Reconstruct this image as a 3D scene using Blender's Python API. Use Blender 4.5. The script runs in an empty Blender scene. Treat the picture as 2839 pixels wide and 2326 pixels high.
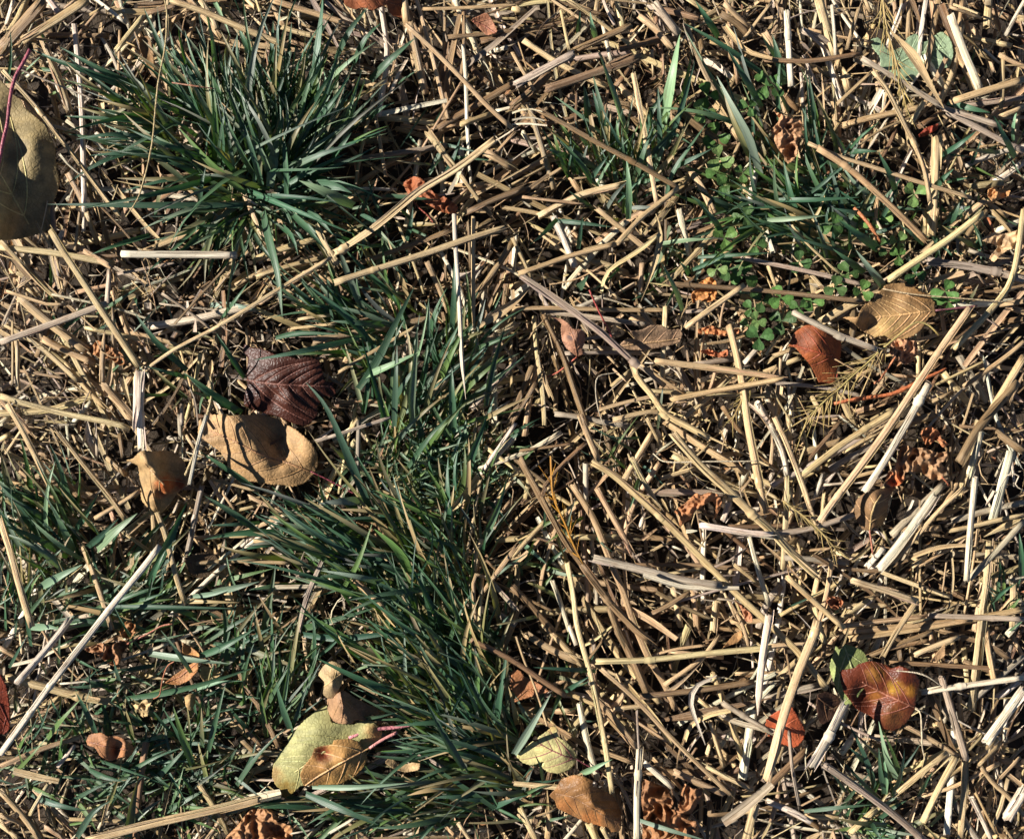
import bpy, math, random
import numpy as np
from mathutils import Vector, noise
from mathutils.geometry import delaunay_2d_cdt

random.seed(11)
RNG = np.random.default_rng(11)
scene = bpy.context.scene
COL = scene.collection

# ------------------------------------------------------------------ camera, sky, sun, exposure
CAM_H = 0.66
MPP = 0.62 / 2839.0                      # metres on the ground per pixel of the photograph
cam_data = bpy.data.cameras.new("camera")
cam_data.sensor_fit = 'HORIZONTAL'
cam_data.angle = 2 * math.atan(0.31 / CAM_H)
cam_data.clip_start, cam_data.clip_end = 0.02, 60.0
cam = bpy.data.objects.new("camera", cam_data)
cam.location = (0, 0, CAM_H)
COL.objects.link(cam)
scene.camera = cam

SUN_EL, SUN_AZ = math.radians(29), math.radians(-7)     # the light travels to the right and a little down the picture
world = bpy.data.worlds.new("World")
scene.world = world
world.use_nodes = True
wn = world.node_tree.nodes
bgn = wn.get("Background") or wn.new("ShaderNodeBackground")
sky = wn.new("ShaderNodeTexSky")
sky.sky_type = 'NISHITA'
sky.sun_disc = False
sky.altitude = 2500.0                    # thin clear air: a dark blue sky, so the shade stays deep
sky.air_density = 0.5
sky.dust_density = 0.0
sky.sun_elevation = SUN_EL
sky.sun_rotation = math.atan2(-math.cos(SUN_AZ), -math.sin(SUN_AZ))
world.node_tree.links.new(sky.outputs[0], bgn.inputs[0])
bgn.inputs[1].default_value = 0.05
sl = bpy.data.lights.new("sun", 'SUN')
sl.energy = 5.0
sl.angle = math.radians(0.5)
sl.color = (1.0, 0.94, 0.85)
sun = bpy.data.objects.new("sun", sl)
d_sun = Vector((math.cos(SUN_EL) * math.cos(SUN_AZ), math.cos(SUN_EL) * math.sin(SUN_AZ), -math.sin(SUN_EL)))
sun.rotation_euler = d_sun.to_track_quat('-Z', 'Y').to_euler()
sun.location = (-1, 0.2, 1)
COL.objects.link(sun)
scene.view_settings.view_transform = 'Standard'
scene.view_settings.look = 'None'
scene.view_settings.exposure = 1.0
scene.view_settings.gamma = 1.0
scene.cycles.max_bounces = 6
scene.cycles.diffuse_bounces = 2

# ------------------------------------------------------------------ picture -> world
TX, TY, TS = (0, 710, 1420, 2119), (0, 580, 1150, 1726), 720 / 2083
FR = {f"{c}{r}": (TX[c], TY[r], TS) for c in range(4) for r in range(4)}
FR.update({'R1': (530, 920, .26502), 'R2': (340, 1180, .18428), 'R3': (2280, 740, .23041), 'R4': (2200, 1740, .40553),
           'R5': (740, 1840, .40580), 'R6': (1400, 1960, .49834), 'R8': (1780, 1300, .34884), 'D': (0, 0, 2839 / 2119)})

def px(frame, x, y):
    f = FR[frame]
    return f[0] + x * f[2], f[1] + y * f[2]

def at(p, z):
    """photograph pixel at height z -> world x, y"""
    k = (CAM_H - z) / CAM_H * MPP
    return (p[0] - 1419.5) * k, (1163.0 - p[1]) * k

def parse_pts(frame, s):
    out = []
    for t in s.split():
        f = frame
        if t[0] == '@':
            f, t = t[1:].split(':')
        node = t.endswith('*')
        x, y = t.rstrip('*').split(',')
        out.append((*px(f, float(x), float(y)), node))
    return out

# ------------------------------------------------------------------ mesh collector
class MB:
    def __init__(self):
        self.v, self.f, self.t, self.s = [], [], [], []
        self.n = 0
    def add(self, verts, faces, tint, sc):
        n = self.n
        self.v.extend(verts)
        self.f.extend([tuple(i + n for i in f) for f in faces])
        self.t.extend(tint if isinstance(tint, list) else [tint] * len(verts))
        self.s.extend(sc)
        self.n += len(verts)
    def build(self, name, mat, parent=None, origin=None, smooth=True):
        me = bpy.data.meshes.new(name)
        v = self.v
        if origin is not None:
            ox, oy, oz = origin
            v = [(x - ox, y - oy, z - oz) for x, y, z in v]
        me.from_pydata(v, [], self.f)
        a = me.attributes.new("tint", 'FLOAT_COLOR', 'POINT')
        a.data.foreach_set("color", np.array([(c[0], c[1], c[2], 1.0) for c in self.t], dtype=np.float32).ravel())
        a = me.attributes.new("strand", 'FLOAT_VECTOR', 'POINT')
        a.data.foreach_set("vector", np.array(self.s, dtype=np.float32).ravel())
        me.polygons.foreach_set("use_smooth", np.full(len(me.polygons), smooth))
        me.materials.append(mat)
        o = bpy.data.objects.new(name, me)
        if parent is not None:
            o.parent = parent
        elif origin is not None:
            o.location = origin
        COL.objects.link(o)
        return o

def tag(o, label=None, cat=None, group=None, kind=None):
    for k, v in (('label', label), ('category', cat), ('group', group), ('kind', kind)):
        if v:
            o[k] = v
    return o

def empty(name, loc):
    o = bpy.data.objects.new(name, None)
    o.empty_display_size = 0.01
    o.location = loc
    COL.objects.link(o)
    return o

# ------------------------------------------------------------------ materials
def mat_new(name):
    m = bpy.data.materials.new(name)
    m.use_nodes = True
    nt = m.node_tree
    return m, nt, nt.nodes, nt.links, nt.nodes["Principled BSDF"]

def _attr(N, name):
    a = N.new("ShaderNodeAttribute")
    a.attribute_name = name
    return a

def _mul(N, L, a, b):
    n = N.new("ShaderNodeVectorMath"); n.operation = 'MULTIPLY'
    L.new(a, n.inputs[0])
    if isinstance(b, tuple): n.inputs[1].default_value = b
    else: L.new(b, n.inputs[1])
    return n.outputs[0]

def _ramp(N, L, fac, stops):
    r = N.new("ShaderNodeValToRGB")
    e = r.color_ramp.elements
    while len(e) < len(stops): e.new(0.5)
    for el, (p, c) in zip(e, stops):
        el.position = p
        el.color = (c, c, c, 1) if not isinstance(c, tuple) else (*c, 1)
    L.new(fac, r.inputs[0])
    return r.outputs[0]

def _noise(N, L, vec, scale, detail=3.0, rough=0.6):
    n = N.new("ShaderNodeTexNoise")
    n.inputs['Scale'].default_value = scale
    n.inputs['Detail'].default_value = detail
    n.inputs['Roughness'].default_value = rough
    if vec is not None: L.new(vec, n.inputs['Vector'])
    return n.outputs['Fac']

def _mixc(N, L, fac, a, b, blend='MIX'):
    n = N.new("ShaderNodeMix"); n.data_type = 'RGBA'; n.blend_type = blend
    if isinstance(fac, float): n.inputs[0].default_value = fac
    else: L.new(fac, n.inputs[0])
    for sock, val in ((n.inputs[6], a), (n.inputs[7], b)):
        if isinstance(val, tuple): sock.default_value = (*val, 1)
        else: L.new(val, sock)
    return n.outputs[2]

def _bump(N, L, h, dist, strength, P):
    b = N.new("ShaderNodeBump")
    b.inputs['Strength'].default_value = strength
    b.inputs['Distance'].default_value = dist
    L.new(h, b.inputs['Height'])
    L.new(b.outputs[0], P.inputs['Normal'])

def make_straw_mat():
    m, nt, N, L, P = mat_new("straw")
    t, s = _attr(N, "tint"), _attr(N, "strand")
    streak = _noise(N, L, _mul(N, L, s.outputs['Vector'], (26, 11, 61)), 1.0, 4, .65)
    c = _mixc(N, L, 1.0, t.outputs['Color'], _ramp(N, L, streak, [(.30, .34), (.40, .86), (.54, 1.06), (.70, 1.22)]), 'MULTIPLY')
    wide = _noise(N, L, _mul(N, L, s.outputs['Vector'], (17, 5, 29)), 1.0, 3, .6)
    c = _mixc(N, L, 1.0, c, _ramp(N, L, wide, [(.32, (.58, .55, .53)), (.48, (.95, .94, .93)), (.66, (1.18, 1.2, 1.22))]), 'MULTIPLY')
    blot = _noise(N, L, _mul(N, L, s.outputs['Vector'], (95, 2.2, 37)), 1.0, 3, .6)
    c = _mixc(N, L, _ramp(N, L, blot, [(.52, 0.0), (.70, .7)]), c, _mixc(N, L, 1.0, t.outputs['Color'], (.62, .5, .42), 'MULTIPLY'))
    spk = _noise(N, L, _mul(N, L, s.outputs['Vector'], (420, 9, 17)), 1.0, 2, .5)
    c = _mixc(N, L, _ramp(N, L, spk, [(.64, 0.0), (.72, .55)]), c, (.07, .045, .025))
    L.new(c, P.inputs['Base Color'])
    P.inputs['Roughness'].default_value = .45
    P.inputs['Specular IOR Level'].default_value = .45
    fine = _noise(N, L, _mul(N, L, s.outputs['Vector'], (12, 20, 61)), 1.0, 3, .6)
    _bump(N, L, fine, .0011, .8, P)
    return m

def make_grass_mat():
    m, nt, N, L, P = mat_new("grass_blade")
    t, s = _attr(N, "tint"), _attr(N, "strand")
    ln = _noise(N, L, _mul(N, L, s.outputs['Vector'], (9, 13, 41)), 1.0, 3, .6)
    c = _mixc(N, L, 1.0, t.outputs['Color'], _ramp(N, L, ln, [(.3, .7), (.5, 1.0), (.7, 1.25)]), 'MULTIPLY')
    sp = _noise(N, L, _mul(N, L, s.outputs['Vector'], (160, 3, 23)), 1.0, 3, .6)
    c = _mixc(N, L, _ramp(N, L, sp, [(.62, 0.0), (.74, .6)]), c, (.2, .2, .1))
    L.new(c, P.inputs['Base Color'])
    P.inputs['Roughness'].default_value = .42
    P.inputs['Specular IOR Level'].default_value = .5
    _bump(N, L, ln, .0004, .5, P)
    tr = N.new("ShaderNodeBsdfTranslucent")
    L.new(_mixc(N, L, 1.0, c, (1.0, 1.25, .35), 'MULTIPLY'), tr.inputs['Color'])
    mx = N.new("ShaderNodeMixShader"); mx.inputs[0].default_value = .22
    L.new(P.outputs[0], mx.inputs[1]); L.new(tr.outputs[0], mx.inputs[2])
    L.new(mx.outputs[0], N["Material Output"].inputs['Surface'])
    return m

def make_leaf_mat(name, rough, spec, bump, trans):
    m, nt, N, L, P = mat_new(name)
    t = _attr(N, "tint")
    tc = N.new("ShaderNodeTexCoord").outputs['Object']
    mot = _noise(N, L, tc, 130.0, 5, .65)
    c = _mixc(N, L, 1.0, t.outputs['Color'], _ramp(N, L, mot, [(.3, .62), (.5, 1.0), (.7, 1.22)]), 'MULTIPLY')
    spk = _noise(N, L, tc, 900.0, 2, .5)
    c = _mixc(N, L, _ramp(N, L, spk, [(.66, 0.0), (.8, .3)]), c, _mixc(N, L, 1.0, t.outputs['Color'], (.4, .35, .3), 'MULTIPLY'))
    vo = N.new("ShaderNodeTexVoronoi"); vo.feature = 'DISTANCE_TO_EDGE'
    vo.inputs['Scale'].default_value = 420.0
    wob = N.new("ShaderNodeTexNoise"); wob.inputs['Scale'].default_value = 300.0
    L.new(tc, wob.inputs['Vector'])
    ad = N.new("ShaderNodeVectorMath"); ad.operation = 'MULTIPLY_ADD'
    L.new(wob.outputs['Color'], ad.inputs[0]); ad.inputs[1].default_value = (.002, .002, .002); L.new(tc, ad.inputs[2])
    L.new(ad.outputs[0], vo.inputs['Vector'])
    net = _ramp(N, L, vo.outputs['Distance'], [(.0, 0.0), (.22, 1.0)])
    c = _mixc(N, L, 1.0, c, _ramp(N, L, net, [(0.0, .84), (1.0, 1.0)]), 'MULTIPLY')
    L.new(c, P.inputs['Base Color'])
    P.inputs['Roughness'].default_value = rough
    P.inputs['Specular IOR Level'].default_value = spec
    hs = N.new("ShaderNodeMath"); hs.operation = 'MULTIPLY_ADD'
    L.new(mot, hs.inputs[0]); hs.inputs[1].default_value = 1.2; L.new(net, hs.inputs[2])
    _bump(N, L, hs.outputs[0], .0004, bump, P)
    if trans > 0:
        tr = N.new("ShaderNodeBsdfTranslucent")
        L.new(_mixc(N, L, 1.0, c, (1.3, .75, .4) if name != "clover" else (1.0, 1.3, .3), 'MULTIPLY'), tr.inputs['Color'])
        mx = N.new("ShaderNodeMixShader"); mx.inputs[0].default_value = trans
        L.new(P.outputs[0], mx.inputs[1]); L.new(tr.outputs[0], mx.inputs[2])
        L.new(mx.outputs[0], N["Material Output"].inputs['Surface'])
    return m

def make_soil_mat():
    m, nt, N, L, P = mat_new("soil")
    tc = N.new("ShaderNodeTexCoord").outputs['Object']
    n1 = _noise(N, L, tc, 60.0, 8, .7)
    c = _ramp(N, L, n1, [(.3, (.018, .012, .008)), (.55, (.05, .034, .021)), (.75, (.10, .07, .042))])
    L.new(c, P.inputs['Base Color'])
    P.inputs['Roughness'].default_value = .95
    _bump(N, L, n1, .006, .9, P)
    return m

M_STRAW, M_GRASS, M_SOIL = make_straw_mat(), make_grass_mat(), make_soil_mat()
M_LEAF = make_leaf_mat("dry_leaf", .62, .3, .32, .10)
M_GLOSS = make_leaf_mat("glossy_leaf", .44, .24, .38, .05)
M_STEM = make_leaf_mat("leaf_stem", .5, .4, .5, 0)
M_CLOVER = make_leaf_mat("clover", .5, .35, .25, .2)

# ------------------------------------------------------------------ strand shapes
def _unit(a):
    return a / max(np.linalg.norm(a), 1e-9)

def resample(P, step):
    P = np.asarray(P, float)
    d = np.r_[0, np.cumsum(np.linalg.norm(np.diff(P, axis=0), axis=1))]
    n = max(2, int(round(d[-1] / step)) + 1)
    t = np.linspace(0, d[-1], n)
    return np.c_[[np.interp(t, d, P[:, k]) for k in range(3)]].T, t

def smooth_path(P, it=2):
    P = np.asarray(P, float)
    for _ in range(it):                     # corner cutting keeps the ends
        if len(P) < 3: return P
        Q = [P[0]]
        for a, b in zip(P[:-1], P[1:]):
            Q += [.78 * a + .22 * b, .22 * a + .78 * b]
        Q[1:2] = []; Q[-1:] = []
        P = np.array(Q + [P[-1]])
    return P

def tube(mb, P, rad, tint, flat=.7, sides=8, hollow=True, rag=0.0, taper=(1, 1), wob=.06, roll=None, seed=None, step=.006, keep=False):
    """a straw, stem or wisp along P (metres)"""
    seed = random.random() * 40 if seed is None else seed
    if not keep:
        P, t = resample(P, step)
    else:
        P = np.asarray(P, float)
        t = np.r_[0, np.cumsum(np.linalg.norm(np.diff(P, axis=0), axis=1))]
    n = len(P)
    T = np.gradient(P, axis=0)
    roll = random.uniform(-.4, .4) if roll is None else roll
    V, F, S, C = [], [], [], []
    lob = [random.choice((1, 1.06, .95, 1.12, .8)) + random.uniform(-.06, .06) for _ in range(sides)] if sides > 5 else [1] * sides
    L = max(t[-1], 1e-6)
    def ring(c, tt, r, fl, ax=0.0, dark=1.0):
        tg = _unit(tt)
        side = np.cross(tg, (0, 0, 1.0))
        if np.linalg.norm(side) < .05: side = np.array((1.0, 0, 0))
        side = _unit(side); up = np.cross(side, tg)
        a, b = math.cos(roll), math.sin(roll)
        s2, u2 = side * a + up * b, up * a - side * b
        for k in range(sides):
            th = 2 * math.pi * k / sides
            w = ax * random.uniform(-1, 1)
            q = c + s2 * (math.cos(th) * r * lob[k]) + u2 * (math.sin(th) * r * fl * lob[k]) + tg * w
            V.append(tuple(q))
            S.append((len_at, abs(2 * k / sides - 1), seed))
            C.append(tuple(x * dark for x in tint))
    nr = 0
    wr = 1.0
    def r_at(i):
        f = t[i] / L
        e = taper[0] + (1 - taper[0]) * min(1, f * L / max(.012, .18 * L)) if taper[0] < 1 else 1
        g = taper[1] + (1 - taper[1]) * min(1, (1 - f) * L / max(.012, .18 * L)) if taper[1] < 1 else 1
        return rad * min(e, g)
    rads = [r_at(i) * (1 + random.uniform(-wob, wob)) for i in range(n)]
    if hollow:
        len_at = 0
        ring(P[0] + _unit(T[0]) * min(.004, L * .3), T[0], rads[0] * .5, flat, 0, 1); nr += 1
        ring(P[0] + _unit(T[0]) * .0003, T[0], rads[0] * .72, flat, rag * .3); nr += 1
    for i in range(n):
        len_at = t[i]
        ring(P[i], T[i], rads[i], flat, rag if i in (0, n - 1) else 0); nr += 1
    if hollow:
        len_at = L
        ring(P[-1] - _unit(T[-1]) * .0003, T[-1], rads[-1] * .72, flat, rag * .3); nr += 1
        ring(P[-1] - _unit(T[-1]) * min(.004, L * .3), T[-1], rads[-1] * .5, flat, 0); nr += 1
    for i in range(nr - 1):
        for k in range(sides):
            k2 = (k + 1) % sides
            F.append((i * sides + k, i * sides + k2, (i + 1) * sides + k2, (i + 1) * sides + k))
    F.append(tuple(range(sides - 1, -1, -1)))
    F.append(tuple((nr - 1) * sides + k for k in range(sides)))
    mb.add(V, F, C, S)

def ribbon(mb, P, w, tint, fold=.25, taper=(.8, .05), twist=0.0, seed=None, step=.006, wpow=.7, tint2=None, roll=None):
    """a blade: five points across, folded along the middle, given width along P"""
    seed = random.random() * 40 if seed is None else seed
    P, t = resample(P, step)
    n = len(P); L = max(t[-1], 1e-6)
    T = np.gradient(P, axis=0)
    V, F, S, C = [], [], [], []
    roll0 = random.uniform(-.5, .5) if roll is None else roll
    for i in range(n):
        f = t[i] / L
        tg = _unit(T[i])
        side = np.cross(tg, (0, 0, 1.0))
        if np.linalg.norm(side) < .05: side = np.array((1.0, 0, 0))
        side = _unit(side); up = np.cross(side, tg)
        a = roll0 + twist * f
        s2 = side * math.cos(a) + up * math.sin(a); u2 = up * math.cos(a) - side * math.sin(a)
        e = taper[0] + (1 - taper[0]) * min(1, f / .35)
        g = taper[1] + (1 - taper[1]) * min(1, (1 - f) / .62) ** wpow
        hw = w * .5 * min(e, g)
        for j, (x, h) in enumerate(((-1, fold), (-.5, fold * .35), (0, 0), (.5, fold * .35), (1, fold))):
            V.append(tuple(P[i] + s2 * (x * hw) + u2 * (h * hw)))
            S.append((t[i], .5 * (x + 1), seed))
            if tint2 is not None:
                C.append(tuple(tint[k] + (tint2[k] - tint[k]) * f for k in range(3)))
            else:
                C.append(tint)
    for i in range(n - 1):
        for j in range(4):
            a = i * 5 + j
            F.append((a, a + 1, a + 6, a + 5))
    mb.add(V, F, C, S)

def vary(c, amt=.12, hue=.05):
    k = 1 + random.uniform(-amt, amt)
    return tuple(max(.004, x * k * (1 + random.uniform(-hue, hue))) for x in c)
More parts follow.
